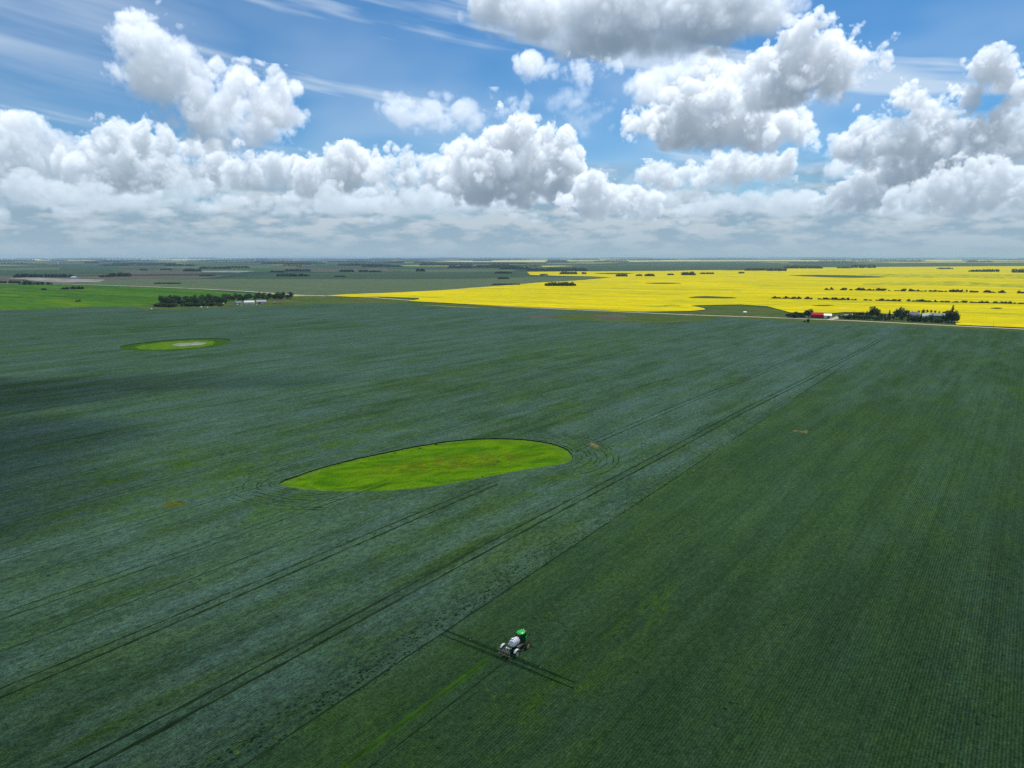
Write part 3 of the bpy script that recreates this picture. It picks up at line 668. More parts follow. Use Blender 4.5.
for pp in (((-200, 259.5), (30, 259.2), (120, 258.9), (256, 258.9), (256, 260.2), (120, 260.6), (0, 260.7), (-200, 261)),
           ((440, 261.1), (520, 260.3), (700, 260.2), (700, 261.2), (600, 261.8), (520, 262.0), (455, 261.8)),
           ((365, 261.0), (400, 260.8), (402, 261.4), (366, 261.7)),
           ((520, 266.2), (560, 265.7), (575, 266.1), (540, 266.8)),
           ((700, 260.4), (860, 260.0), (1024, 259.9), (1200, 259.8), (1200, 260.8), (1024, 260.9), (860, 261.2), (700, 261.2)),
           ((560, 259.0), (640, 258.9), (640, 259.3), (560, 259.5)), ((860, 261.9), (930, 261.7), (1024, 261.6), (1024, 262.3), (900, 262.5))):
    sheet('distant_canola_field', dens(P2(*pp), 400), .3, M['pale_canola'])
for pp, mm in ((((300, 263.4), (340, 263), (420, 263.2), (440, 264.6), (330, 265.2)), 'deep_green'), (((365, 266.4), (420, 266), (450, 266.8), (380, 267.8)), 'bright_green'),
               (((150, 266.6), (260, 266), (300, 267.4), (180, 268.6)), 'grey_green'), (((120, 270), (200, 269.6), (200, 273.6), (130, 274.4)), 'brown'), (((270, 269.6), (380, 269.0), (400, 271), (290, 272.2)), 'brown'),
               (((400, 270), (470, 269.4), (520, 269.6), (510, 271.4), (420, 272.2)), 'grey_green'), (((0, 268), (60, 267.6), (60, 269.6), (0, 270.4)), 'grey_green')):
    sheet('distant_field', jit(dens(P2(*pp), 100), 15), .2, M[mm])

# gravel roads with their crown
rR = P2((352, 296.9), (372, 297.6), (405, 300.0), (430, 301.9), (470, 304.6), (512, 307.0), (560, 309.2), (600, 311.0), (640, 312.8), (690, 315.0), (768, 317.6), (860, 321.2), (955, 326.0), (1024, 329.3), (1150, 335.6), (1450, 351))
ribbon('gravel_road', rR, 9.5, .30, M['gravel'], jitter=.12, crown=.12)
rL = P2((-450, 285), (-120, 283.2), (0, 283.6), (60, 284.1), (100, 285.2), (150, 286.9), (200, 288.9), (245, 291.4), (270, 293.2), (300, 295.2), (330, 296.2), (352, 296.9))
ribbon('gravel_road', rL, 12, .32, M['gravel'], jitter=.2, crown=.12, step=12)
ribbon('driveway', P2((829, 320.2), (836, 318.2), (840, 316.4), (848, 315.0), (858, 314.6)), 9, .36, M['gravel'], jitter=.2, step=3)
sheet('farmyard', jit(dens(P2((812, 318.2), (826, 318.6), (834, 315.4), (850, 313.8), (905, 315.6), (950, 318), (952, 323.4), (900, 321), (850, 318.8), (838, 317.6), (832, 319.4), (812, 319.2)), 6), .6), .22, M['verge'])
sheet('farmyard', jit(dens(P2((218, 306.0), (222, 303.8), (240, 303), (268, 302.6), (284, 302.2), (300, 302.4), (296, 304), (268, 304.6), (240, 305.8)), 6), .8), .14, M['verge'])

# ---------------------------------------------------------------- trees
def leafy(bm, lobes, n, size, flat=.5, seed=0, squash=1.0):
    rnd = random.Random(seed); tot = sum(l[3]**2 for l in lobes)
    for (x, y, z, r, rz) in lobes:
        for _ in range(max(4, int(n*r*r/tot))):
            while True:
                p = Vector((rnd.uniform(-1, 1), rnd.uniform(-1, 1), rnd.uniform(-1, 1)))
                if .25 < p.length < 1: break
            p = p.normalized()*(p.length**.45)*rnd.uniform(.8, 1.08)
            c = Vector((x+p.x*r, y+p.y*r, z+p.z*rz)); s = size*rnd.uniform(.6, 1.4)
            nrm = (p+Vector((rnd.uniform(-1, 1), rnd.uniform(-1, 1), rnd.uniform(-.4, 1)))*.8).normalized()
            u = nrm.orthogonal().normalized(); u = Matrix.Rotation(rnd.uniform(0, 6.28), 3, nrm) @ u; w = nrm.cross(u)
            vs = [bm.verts.new(c+u*(math.cos(t)*s*rnd.uniform(.6, 1.1))+w*(math.sin(t)*s*rnd.uniform(.6, 1.1))+nrm*rnd.uniform(-.25, .25)*s) for t in (0, 1.25, 2.5, 3.77, 5.0)]
            bm.faces.new(vs)
def crown_mesh(name, kind, seed, m):
    rnd = random.Random(seed); bm = bmesh.new()
    if kind == 'deciduous':                                        # unit: 10 m tall
        L = [(rnd.uniform(-1.5, 1.5), rnd.uniform(-1.5, 1.5), rnd.uniform(4, 8.2), rnd.uniform(1.3, 2.3), rnd.uniform(1.2, 1.9)) for _ in range(9)]
        L += [(0, 0, 5.2, 2.6, 2.6), (rnd.uniform(-.5, .5), 0, 8.4, 1.3, 1.5), (rnd.uniform(-1, 1), rnd.uniform(-1, 1), 2.9, 1.9, 1.3)]
        leafy(bm, L, 560, .42, seed=seed)
    elif kind == 'shrub':
        L = [(rnd.uniform(-1.8, 1.8), rnd.uniform(-1.2, 1.2), rnd.uniform(1.4, 3.2), rnd.uniform(1.0, 1.9), rnd.uniform(1.0, 1.5)) for _ in range(6)]
        leafy(bm, L, 240, .45, seed=seed)
    else:                                                          # spruce: whorls of drooping boughs
        for k in range(16):
            z = 1.0+k*.56; r = (1-k/16.8)*2.3*rnd.uniform(.85, 1.1)+.12
            for j in range(11):
                a = rnd.uniform(0, 6.28); rr = r*rnd.uniform(.8, 1.12)
                o = Vector((math.cos(a)*.15, math.sin(a)*.15, z+.35)); e = Vector((math.cos(a)*rr, math.sin(a)*rr, z-.35*rr*.5)); q = Vector((-math.sin(a), math.cos(a), 0))*(.25+.16*rr)
                md = (o+e)/2+Vector((0, 0, .16))
                v = [bm.verts.new(p) for p in (o, md+q, e, md-q)]; bm.faces.new(v)
                v = [bm.verts.new(p) for p in (md+q*.6-Vector((0, 0, .45)), md, e)]; bm.faces.new(v)
        bm.verts.ensure_lookup_table()
    me = bpy.data.meshes.new(name); bm.to_mesh(me); bm.free(); me.materials.append(m); return me
def trunk_mesh(seed, h, r):
    rnd = random.Random(seed); b = MB(); b.tube((0, 0, -.2), (0, 0, h*.55), r, 8, r*.6)
    for k in range(5):
        a = rnd.uniform(0, 6.28); z = h*rnd.uniform(.25, .5); b.tube((0, 0, z), (math.cos(a)*1.5, math.sin(a)*1.5, z+h*.25), r*.4, 5, r*.12)
    b.tube((0, 0, h*.5), (0, 0, h*.88), r*.6, 6, r*.1)
    me = bpy.data.meshes.new('trunk'); b.bm.to_mesh(me); b.bm.free(); me.materials.append(M['bark']); return me
TREES = {'deciduous': [crown_mesh('crown', 'deciduous', 20+i, M['leaf']) for i in range(6)],
         'spruce': [crown_mesh('crown', 'spruce', 40+i, M['spruce']) for i in range(3)],
         'purple': [crown_mesh('crown', 'deciduous', 60, M['purple'])],
         'shrub': [crown_mesh('crown', 'shrub', 50+i, M['leaf']) for i in range(5)],
         'row': [crown_mesh('shelter_shrub', 'shrub', 70+i, M['leaf_light']) for i in range(3)]+[crown_mesh('shelter_shrub', 'deciduous', 75, M['leaf_light'])]}
TRUNK = [trunk_mesh(i, 10, .22) for i in range(3)]
TNAME = {'deciduous': 'poplar_tree', 'spruce': 'spruce_tree', 'purple': 'purple_leaf_tree', 'shrub': 'shrub', 'row': 'shelter_shrub'}
def tree(p, h, kind, label, cat, group=None, w=1.0):
    r = empty(TNAME[kind], (p.x, p.y, p.z), random.uniform(0, 6.28)); tag(r, label, cat, group)
    k = h/(4.4 if kind == 'shrub' else 10.2); r.scale = (k*w, k*w, k)
    c = link('crown', random.choice(TREES[kind]), None, r)
    link('trunk', random.choice(TRUNK) if kind != 'shrub' else TRUNK[0], None, r).scale = (1, 1, 1 if kind != 'shrub' else .3)
    return r

# right farm, tree by tree: x, y of the base, height in pixels, kind
RF = [(789, 317.6, 5, 'shrub'), (793, 318.2, 5.5, 'shrub'), (797, 317.2, 6, 'shrub'), (801, 318.2, 6, 'shrub'), (805, 317.4, 7.5, 'deciduous'), (808.5, 318, 9, 'deciduous'), (811, 316.6, 8, 'deciduous'),
      (840, 318.6, 3.5, 'shrub'), (844, 319, 4, 'shrub'), (848, 319.2, 4.5, 'shrub'), (851, 319.2, 5, 'shrub'), (855, 319.2, 5, 'shrub'), (859, 319.5, 5, 'shrub'), (864, 319.8, 5, 'shrub'), (868, 320, 5.5, 'shrub'), (874, 320.3, 5, 'shrub'), (880, 320.6, 5, 'shrub'), (885, 320.6, 4.5, 'shrub'),
      (853.5, 318.4, 7, 'spruce'), (856, 317.8, 6, 'deciduous'), (866.5, 318, 7.5, 'spruce'), (870, 318.4, 9, 'deciduous'), (873, 318.2, 12.5, 'deciduous'), (877, 318.8, 10.5, 'deciduous'), (881, 319, 6, 'deciduous'), (889, 319.8, 10, 'spruce'),
      (896, 319.4, 11, 'deciduous'), (899.5, 319.2, 12.5, 'deciduous'), (903, 320, 10, 'deciduous'), (906, 319, 9.5, 'deciduous'), (908, 321, 7, 'spruce'), (912, 321.4, 7, 'shrub'), (916, 321.6, 6, 'shrub'), (920.5, 321.8, 9.5, 'spruce'), (925, 322, 6, 'shrub'), (928, 321.2, 5, 'deciduous'), (932, 322.2, 9, 'spruce'), (936, 322.6, 4, 'shrub'), (941, 322.8, 3.5, 'shrub'),
      (946, 322.2, 12, 'spruce'), (948.5, 322.6, 13, 'deciduous'), (951.5, 322.4, 17.5, 'spruce'), (954.5, 322.8, 13, 'deciduous'), (957, 322.8, 9, 'deciduous'),
      (918.5, 314.6, 4.5, 'deciduous'), (923, 314.4, 5.5, 'deciduous'), (927, 313.4, 4, 'deciduous'), (931, 313.6, 4, 'deciduous'), (935, 313.8, 3.6, 'deciduous'), (939, 314, 3.2, 'deciduous'), (944, 314.6, 3, 'shrub'),
      (893, 320.5, 6, 'deciduous'), (901, 321, 7, 'deciduous'), (910, 320.9, 7.5, 'deciduous'), (914, 320.6, 5.5, 'shrub'), (917, 321.2, 6.5, 'deciduous'), (925.5, 321.8, 6.5, 'deciduous'), (929.5, 321.6, 7, 'deciduous'), (942, 321.8, 7.5, 'deciduous'), (938.5, 322.6, 5, 'shrub'), (884, 320.0, 6, 'deciduous'), (862, 319.2, 6, 'spruce'), (846, 318.8, 4.5, 'shrub'), (859, 317, 5.5, 'purple'), (862.5, 317.2, 6, 'purple'), (866, 316.8, 4.5, 'purple')]
lab = {'shrub': ('low dark green shrub in the hedge along the right farmyard road', 'shrub', 'hedge shrubs of the right farm'),
       'deciduous': ('round dark green tree among the buildings of the right farm', 'tree', 'broadleaf trees of the right farm'),
       'spruce': ('narrow pointed blackish green spruce in the right farmyard', 'spruce tree', 'spruces of the right farm'),
       'purple': ('small purple red leaved tree between the right farm trees', 'tree', 'purple leaved trees of the right farm')}
for x, y, h, k in RF:
    l, c, g = lab[k]
    if h == 17.5: l, g = 'tallest dark spruce at the right end of the right farm', None
    if (x, y) == (873, 318.2): l, g = 'tallest round tree left of the farmhouse, above the hedge', None
    tree(G(x, y), h/pxm(y)*1.03, k, l, c, g, 1.15 if k in ('spruce',) else 1.0)
tree(G(807.5, 322.4), 5.5, 'shrub', 'lone dark bush on the field side of the gravel road', 'bush')
tree(G(804.5, 322.6), 3, 'shrub', 'lowest small bush beside the lone roadside bush', 'bush')

# left farm: a long belt, several trees deep
for i in range(165):
    f = random.random()
    if i < 100: x = 158+f*68; y = 306.4-1.5*math.sin(f*3.1)*0-random.choice((0, .8, 1.6, 2.4, 3.2, 4.2, 5))-f*1.2; h = random.choice((4.2, 5.2, 6, 6.6, 7.2, 8.0))
    else: x = 222+f*63; y = 302.2-f*2.6-random.choice((0, .6, 1.3, 2.0)); h = random.choice((3.8, 4.6, 5.4, 6.2, 7.0))
    tree(G(x, y), h/pxm(y), 'deciduous', 'dark green tree packed in the long belt behind the left farm', 'tree', 'belt trees of the left farm', 1.25)
for i in range(40):
    f = random.random(); x = 156+f*68; tree(G(x, 307.0-f*1.4+random.uniform(-.3, .3)), random.uniform(1.6, 4.2)/pxm(306), 'shrub', 'low green bush along the near foot of the left farm belt', 'bush', 'bushes in front of the left farm belt', 1.5)
tree(G(291, 298.6), 7.2/pxm(298), 'deciduous', 'separate round tree at the right end of the left farm belt', 'tree', None, 1.5)
tree(G(287.6, 298.8), 4.2/pxm(298), 'shrub', 'low bush at the left foot of the separate round tree', 'bush')
tree(G(220, 306.6), 5, 'shrub', 'low bush left of the tan grain bin', 'bush', None)

# shelterbelt rows across the canola
def in_any(x, R): return any(a <= x <= b for a, b in R)
R1 = ((826, 833), (841, 846.5), (850, 885), (887, 891), (893, 906), (909, 926), (928, 946), (950, 968), (970, 977), (983, 996), (999, 1007), (1016, 1024.5))
R2 = ((773, 801), (805, 811), (818, 857), (863, 867), (869, 872), (875, 901), (907, 958), (960, 1024.5))
for R, x0, y0, sl, hh, lb, gp in ((R1, 826, 290.2, .0180, 3.0, 'small dark tree in the farther shelterbelt row across the canola', 'far shelterbelt trees'), (R2, 773, 298.9, .0225, 2.8, 'small dark tree in the nearer shelterbelt row across the canola', 'near shelterbelt trees')):
    x = x0
    while x < 1025:
        if in_any(x, R) and random.random() < .95:
            y = y0+(x-x0)*sl; p = G(x, y, .1); k = random.choice((0, 1, 2, 0, 1, 2, 3)); me = TREES['row'][k]
            o = link('shelter_shrub', me); o.location = p; h = hh*random.choice((.4, .5, .65, .8, 1.1))/pxm(y); q = h/(4.4 if k < 3 else 10)
            o.scale = (q*1.2, q*1.2, q); o.rotation_euler = (0, 0, random.uniform(0, 6)); tag(o, lb, 'tree', gp)
        x += random.uniform(.9, 1.9)
ribbon('grass_strip', P2((826, 290.6), (1040, 294.5), z=YZ), 4, YZ+.06, M['verge'], jitter=.5, step=12)
ribbon('grass_strip', P2((768, 299.1), (1040, 305.2), z=YZ), 4, YZ+.06, M['verge'], jitter=.5, step=12)

# groves standing in the fields, each one mass of crowns at this distance
def grove(x0, x1, y, hpx, depth=None, label=None, nm='distant_grove', seed=None, m='far_leaf', big=1.0):
    rnd = random.Random(int(x0*13+y*7)); k = pxm(y); a, b = G(x0, y), G(x1, y); L = (b-a).length; H = hpx/k; W = depth or max(12, min(60, L*.3))
    c = (a+b)/2; bm = bmesh.new(); lobes = []
    n = max(7, int(L/(H*.22))); n = min(n, 90)
    for i in range(n):
        t = (i+.5)/n; env = min(1, .35+2.2*math.sqrt(min(t, 1-t))); hh = H*rnd.uniform(.68, 1.03)*env
        lobes.append((-L/2+L*t+rnd.uniform(-.3, .3)*L/n, rnd.uniform(-.5, .5)*W, hh*.5, max(L/n*.7, H*.35), hh*.52))
    leafy(bm, lobes, int(min(4200, 60*n))*big, max(H*.11, .8), seed=int(x0))
    me = bpy.data.meshes.new(nm); bm.to_mesh(me); bm.free(); me.materials.append(M[m])
    o = link(nm, me); d = b-a; o.location = (c.x, c.y, .0); o.rotation_euler = (0, 0, math.atan2(d.y, d.x))
    tag(o, label, 'trees', None, 'stuff'); return o
GV = [(546, 575, 286.2, 4.6, 'dark oval grove standing alone in the near canola'), (545, 549, 286.0, 2.6, 'tiny bush mass left of the dark oval grove'),
      (560, 577, 274.4, 3.2, 'grove above the canola tongue'), (582, 586, 274.2, 2.4, 'tiny grove right of the canola tongue grove'), (540, 548, 275.4, 1.8, 'low grove at the left canola corner'),
      (616, 627, 276.6, 3.2, 'grove on the canola edge, first of three'), (636, 642, 276.2, 2.2, 'small grove on the canola edge'), (645, 654, 276.4, 3, 'third grove on the canola edge'),
      (667, 674, 275.4, 2.2, 'low grove in the far canola'), (682, 695, 275.4, 4, 'domed dark grove in the far canola'), (700, 714, 274.2, 2.0, 'pale low grove right of the domed grove'), (739, 744, 273.6, 2.0, 'small grove in the far canola'),
      (745, 769, 270.8, 3, 'tree belt at the canola top'), (768, 786, 271.2, 3.6, 'dark wood at the canola top'), (784, 821, 268.6, 3.2, 'long wood on the canola top edge'), (837, 850, 268.4, 2, 'low wood on the canola skyline'), (850, 875, 268.0, 3.4, 'dense wood on the canola skyline'),
      (938, 952, 269.2, 1.8, 'thin grove in the right far canola'), (970, 983, 272.0, 2.6, 'left grove in the right far canola'), (982, 998, 272.0, 3.2, 'grove in the right far canola'), (1013, 1030, 272.8, 4.2, 'grove at the right edge of the photo'),
      (527, 545, 270.6, 2.8, 'belt beyond the canola'), (545, 587, 270.8, 3.2, 'long belt beyond the canola'), (498, 509, 279.0, 2.0, 'grove beside the canola corner'), (492, 520, 285.0, 1.6, 'low scrub on the canola border'),
      (61, 70, 289.4, 2.6, 'scrub in the bright green field'), (70, 83, 289.2, 3.2, 'dark scrub in the bright green field'), (42, 46, 290, 2, 'single dark bush mass in the bright green field'), (77, 80, 301.6, 1.4, 'tiny bush mass in the bright green field'),
      (22, 50, 284.6, 3.0, 'dark scrub above the bright green field'), (0, 30, 283.4, 3.2, 'brown scrub at the left edge'), (15, 40, 277.4, 4, 'trees behind the alkali flat'), (38, 72, 277.2, 3.6, 'trees left of the far white house'), (100, 112, 277.2, 2.6, 'low trees on the fallow land'), (108, 131, 276.6, 4.4, 'dark grove on the fallow land'),
      (140, 148, 270.4, 1.8, 'small distant grove'), (160, 172, 270.2, 1.8, 'small distant grove'), (183, 200, 271.4, 3.2, 'distant grove'), (200, 230, 268.8, 2.4, 'distant belt'), (225, 250, 268, 2, 'distant belt'), (155, 180, 283.8, 1.4, 'scrub in the grey green field'), (200, 214, 276.2, 1.6, 'scrub on the fallow land'),
      (270, 285, 272.4, 2.2, 'brown grove'), (285, 310, 271.6, 2.8, 'brown grove'), (276, 309, 276.4, 3, 'dark grove on the deep green field'), (334, 346, 277.0, 1.6, 'small scrub on the deep green field'), (340, 354, 272, 2.8, 'grove by the far white tower'), (359, 368, 272, 2.6, 'grove by the far white tower'), (369, 381, 272.2, 2, 'grove by the far white tower'),
      (416, 425, 271.6, 3.4, 'distant grove'), (448, 472, 268.2, 3, 'distant grove'), (476, 500, 267.8, 3, 'distant grove'), (500, 530, 269.4, 3.2, 'distant grove'), (495, 512, 273.6, 2.4, 'distant grove')]
for g in GV: grove(g[0], g[1], g[2], g[3], label='far-off '+g[4] if not g[4].startswith('far') else g[4])
# woods toward the horizon, too far to part into trees
rnd = random.Random(5)
bands = []
for i in range(190):
    y = 258.6+rnd.random()**1.5*9.5; x = rnd.uniform(-60, 1084)
    if y > 262.4 and x > 540 and rnd.random() < .75: continue
    if y > 263.5 and x > 520: continue
    w = rnd.uniform(14, 70)*(1 if y < 264 else .6); bands.append((x, x+w, y, rnd.uniform(.8, 1.7)+max(0, y-262)*.18))
for b in bands: grove(*b, label='far-off belt of woodland near the horizon', nm='distant_woods')
# ---------------------------------------------------------------- buildings
WHITE = simple('white_painted_metal', (.72, .73, .74), .05, .6, .5)
M.update(white=WHITE, red_roof=simple('red_metal_roof', (.50, .020, .045), .12, .5, .85, spec=.1), red_wall=simple('red_board_wall', (.42, .018, .035), .15, .7, .9, spec=.1),
         grey_roof=simple('grey_shingles', (.17, .18, .24), .12, .8, .85), pale_roof=simple('pale_green_roof', (.26, .34, .31), .08, .5, .8, spec=.1), green_wall=simple('green_board_wall', (.035, .13, .065), .12, .5, .7),
         pink_roof=simple('weathered_pinkish_roof', (.40, .34, .35), .12, .5, .7), tan=simple('tan_steel', (.50, .43, .27), .1, .5, .6), glass=simple('window_glass', (.03, .04, .05), .1, 1, .15),
         trim=simple('white_trim', (.75, .75, .73), .05, 1, .6), dark=simple('dark_door', (.05, .05, .055), .1, 1, .6), straw=simple('straw', (.42, .34, .16), .25, 3, .95), siding=simple('pale_siding', (.55, .56, .60), .06, .7, .7))
def building(name, label, x0, y0, x1, y1, D, wh, rh, wm, rm, cat, doors=(), wins=(), over=.4, chimney=False):
    a, b = G(x0, y0), G(x1, y1); d = b-a; L = d.length; r = empty(name, (a.x, a.y, 0), math.atan2(d.y, d.x)); tag(r, label, cat)
    m = MB(); m.prism([(0, 0), (D, 0), (D, wh), (D/2, wh+rh), (0, wh)], 0, L); m.build('wall', wm, r)
    m = MB(); s = rh/(D/2); o = over; t = .16
    m.prism([(-o, wh-s*o+.03), (D/2, wh+rh+.03), (D+o, wh-s*o+.03), (D+o, wh-s*o+.03+t), (D/2, wh+rh+.03+t), (-o, wh-s*o+.03+t)], -o, L+o)
    rf = m.build('roof', rm, r)
    if chimney: MB().box((L*.3, D*.5, wh+rh+.5), (.7, .7, 1.4)).build('chimney', M['tan'], rf)
    for (dx, w, h, mt) in doors:
        dr = MB().box((L*dx, -.05, h/2), (w, .1, h), bev=.02).build('door', M[mt], r)
        MB().box((L*dx+w*.38, -.14, h*.5), (.25, .08, .12)).build('handle', M['dark'], dr)
    for (dx, z, w, h) in wins:
        f = MB().box((L*dx, -.03, z+h+.06), (w+.24, .12, .12)).box((L*dx, -.03, z-.06), (w+.24, .14, .12)).box((L*dx-w/2-.06, -.03, z+h/2), (.12, .12, h)).box((L*dx+w/2+.06, -.03, z+h/2), (.12, .12, h)).build('window', M['trim'], r)
        MB().box((L*dx, -.02, z+h/2), (w, .05, h)).build('pane', M['glass'], f)
    return r
building('machine_shed', 'long red roofed red shed beside the driveway of the right farm', 811.3, 317.9, 823.2, 318.2, 11, 4.6, 3.0, M['red_wall'], M['red_roof'], 'shed', doors=((.3, 4, 3.8, 'red_wall'), (.7, 4, 3.8, 'red_wall')), over=.3)
building('metal_shed', 'white metal shed joined to the right end of the red shed', 823.8, 318.3, 831.6, 318.5, 9, 4.2, 2.2, M['white'], M['white'], 'shed', doors=((.6, 3.4, 3.2, 'dark'),), over=.2)
building('farmhouse', 'grey roofed white farmhouse half hidden by the right farm trees', 910, 318.4, 919.5, 318.6, 11, 5.6, 3.6, M['siding'], M['grey_roof'], 'house', doors=((.5, 1.1, 2.1, 'dark'),), wins=((.15, 1, 1.4, 1.4), (.32, 1, 1.2, 1.4), (.7, 1, 1.6, 1.4), (.88, 1, 1.2, 1.4), (.25, 3.7, 1.2, 1.2), (.75, 3.7, 1.2, 1.2)), chimney=True)
building('garage', 'small white gabled garage between farmhouse and green building', 921.5, 319.0, 929.5, 319.4, 8, 4.6, 3.0, M['white'], M['siding'], 'garage', doors=((.35, 3, 2.5, 'siding'), (.8, 1, 2.1, 'dark')), wins=((.62, 1.1, .9, 1.0),))
building('long_barn', 'long green walled barn with pale roof at the right farm', 928.5, 318.6, 945.5, 319.4, 12, 5.0, 3.2, M['green_wall'], M['pale_roof'], 'barn', doors=((.25, 4, 3.6, 'pale_roof'), (.75, 4, 3.6, 'pale_roof')), wins=((.5, 2, 1.4, .8),))
building('white_barn', 'bright white metal barn at the centre of the left farm', 244.2, 304.8, 254.4, 304.6, 13, 4.6, 2.4, M['white'], M['white'], 'barn', doors=((.5, 5, 4, 'siding'),), over=.3)
building('old_barn', 'pinkish grey roofed barn right of the white barn, left farm', 256.6, 303.7, 266.4, 303.5, 12, 3.6, 2.6, M['siding'], M['pink_roof'], 'barn', doors=((.3, 4, 3.2, 'dark'),), over=.3)
building('farm_shack', 'low grey shack left of the white barn at the left farm', 236.6, 304.2, 242.5, 303.6, 7, 2.8, 1.8, M['siding'], M['grey_roof'], 'shack', doors=((.5, 1.4, 2.1, 'dark'),))
building('white_house', 'far-off white house on the fallow land behind the alkali flat', 70.6, 278.4, 75.4, 278.5, 14, 5.0, 3.0, M['white'], M['white'], 'house', wins=((.3, 1.5, 1.6, 1.4), (.7, 1.5, 1.6, 1.4)), doors=((.5, 1.2, 2.1, 'dark'),))
building('field_shed', 'tiny white shed in the slough beside the gravel road', 743.6, 313.6, 746.6, 313.6, 3.4, 2.2, .9, M['white'], M['white'], 'shed', doors=((.5, 1, 1.8, 'dark'),), over=.15)
def elevator(x, y, hpx, label, w=.3):
    p = G(x, y); h = hpx/pxm(y); r = empty('grain_elevator', (p.x, p.y, 0), .4); tag(r, label, 'grain elevator'); q = h*w
    MB().box((0, 0, h*.36), (q, q, h*.72)).build('wall', M['white'], r)
    m = MB(); m.prism([(-q*.5, h*.72), (q*.5, h*.72), (q*.25, h*.84), (-q*.25, h*.84)], -q*.5, q*.5); m.build('roof', M['grey_roof'], r)
    MB().box((0, 0, h*.9), (q*.45, q*.5, h*.16)).build('cupola', M['white'], r)
elevator(57.5, 263.8, 3.6, 'far-off white grain elevator near the left horizon', .45)
elevator(355.5, 271.8, 2.4, 'white tower standing between two distant groves left of centre')
elevator(312, 259.6, 1.6, 'pale tower block of a far-off town on the horizon', 1.2)

def bin_(x, y, r0, h, m, label):
    p = G(x, y); r = empty('grain_bin', (p.x, p.y, 0)); tag(r, label, 'grain bin')
    b = MB(); prof = [(r0, 0)]
    for k in range(12): prof += [(r0, h*(k+.1)/12), (r0*1.012, h*(k+.5)/12), (r0, h*(k+.9)/12)]
    b.lathe(prof+[(r0, h)], (0, 0, 0)); b.build('wall', m, r, True)
    b = MB(); b.lathe([(r0*1.05, h+.01), (.3, h+r0*.5), (.3, h+r0*.5+.25), (0.001, h+r0*.5+.3)], (0, 0, 0)); b.build('roof', m, r, True)
bin_(223.4, 305.4, 2.2, 3.6, M['tan'], 'tan grain bin at the left end of the left farm buildings')
bin_(256.6, 305.0, .9, 1.6, M['white'], 'tiny white bin between the two left farm barns')
bin_(201.2, 307.8, 1.5, 1.8, M['white'], 'larger white tank alone in front of the left farm belt')
bin_(207.6, 307.9, 1.2, 1.3, M['white'], 'smaller white tank alone in front of the left farm belt')
bin_(151.6, 309.4, 1.3, 1.6, M['white'], 'white tank at the far left corner of the flax field edge')
# straw bales in a row
bm_ = MB(); bm_.lathe([(.001, -.6), (.68, -.6), (.75, -.5), (.75, .5), (.68, .6), (.001, .6)], (0, 0, 0), 'X', 20)
b0 = bm_.build('straw_bale', M['straw'], None, True)
for i in range(9):
    o = b0 if i == 0 else b0.copy()
    if i: COL.objects.link(o)
    p = G(225.6+i*.95+.2*(i % 2), 305.4-i*.03); o.location = (p.x, p.y, .75+.14*0); o.rotation_euler = (0, 0, random.uniform(-.3, .3)-.5)
    tag(o, 'round tan straw bale in the row beside the tan grain bin', 'straw bale', 'straw bales of the left farm')
def vehicle(name, label, cat, x, y, paint, truck=False, rz=0.0):
    p = G(x, y); r = empty(name, (p.x, p.y, 0), rz); tag(r, label, cat); L, W = (5.6, 2.0) if not truck else (8.5, 2.5)
    b = MB(); H = .95 if not truck else 1.3
    b.box((0, 0, .45+H*.35), (L, W, H*.6), bev=.12); b.build('body', paint, r)
    c = MB(); c.box((L*.12, 0, .45+H*.65+.42), (L*.3, W*.86, .85), bev=.14); cb = c.build('cab', paint, r)
    MB().box((L*.12, 0, .45+H*.65+.48), (L*.305, W*.80, .42)).build('windows', M['glass'], cb)
    if truck: MB().box((-L*.22, 0, 2.3), (L*.5, W, 1.8), bev=.05).build('cargo_box', M['white'], r)
    for sx in (-.32, .32):
        for sy in (-1, 1):
            w = MB(); w.lathe([(.001, -.12), (.38, -.12), (.42, -.08), (.42, .08), (.38, .12), (.001, .12)], (L*sx, sy*(W/2-.05), .42), 'Y', 16); w.build('wheel', M['rubber'], r, True)
M['rubber'] = simple('rubber', (.02, .02, .02), .3, 4, .85)
M['red_paint'] = simple('red_paint', (.45, .02, .02), .05, 1, .35)
vehicle('pickup_truck', 'white pickup truck beside the grey shack at the left farm', 'truck', 237.2, 305.3, M['white'], rz=-.4)
vehicle('pickup_truck', 'white pickup truck parked left of the bright white barn', 'truck', 241.6, 305.7, M['white'], rz=.5)
vehicle('farm_truck', 'red farm truck with white box right of the left farm barns', 'truck', 275.2, 303.6, M['red_paint'], True, rz=-.6)
vehicle('parked_car', 'small red car at the right end of the left farm', 'car', 279.8, 303.7, M['red_paint'], rz=.2)

# power poles along the roads
def pole(x, y, label):
    p = G(x, y); r = empty('utility_pole', (p.x, p.y, 0), math.radians(-31+90)); tag(r, label, 'utility pole', 'utility poles along the gravel roads')
    MB().tube((0, 0, 0), (0, 0, 9.5), .14, 8, .09).build('post', M['bark'], r)
    MB().box((0, 0, 9.1), (1.9, .1, .12)).build('crossarm', M['bark'], r)
for x, y in ((993, 328.6), (700, 316.2), (315, 296.6), (58, 284.8), (128, 286.8)): pole(x, y, 'thin wooden utility pole beside the gravel road')

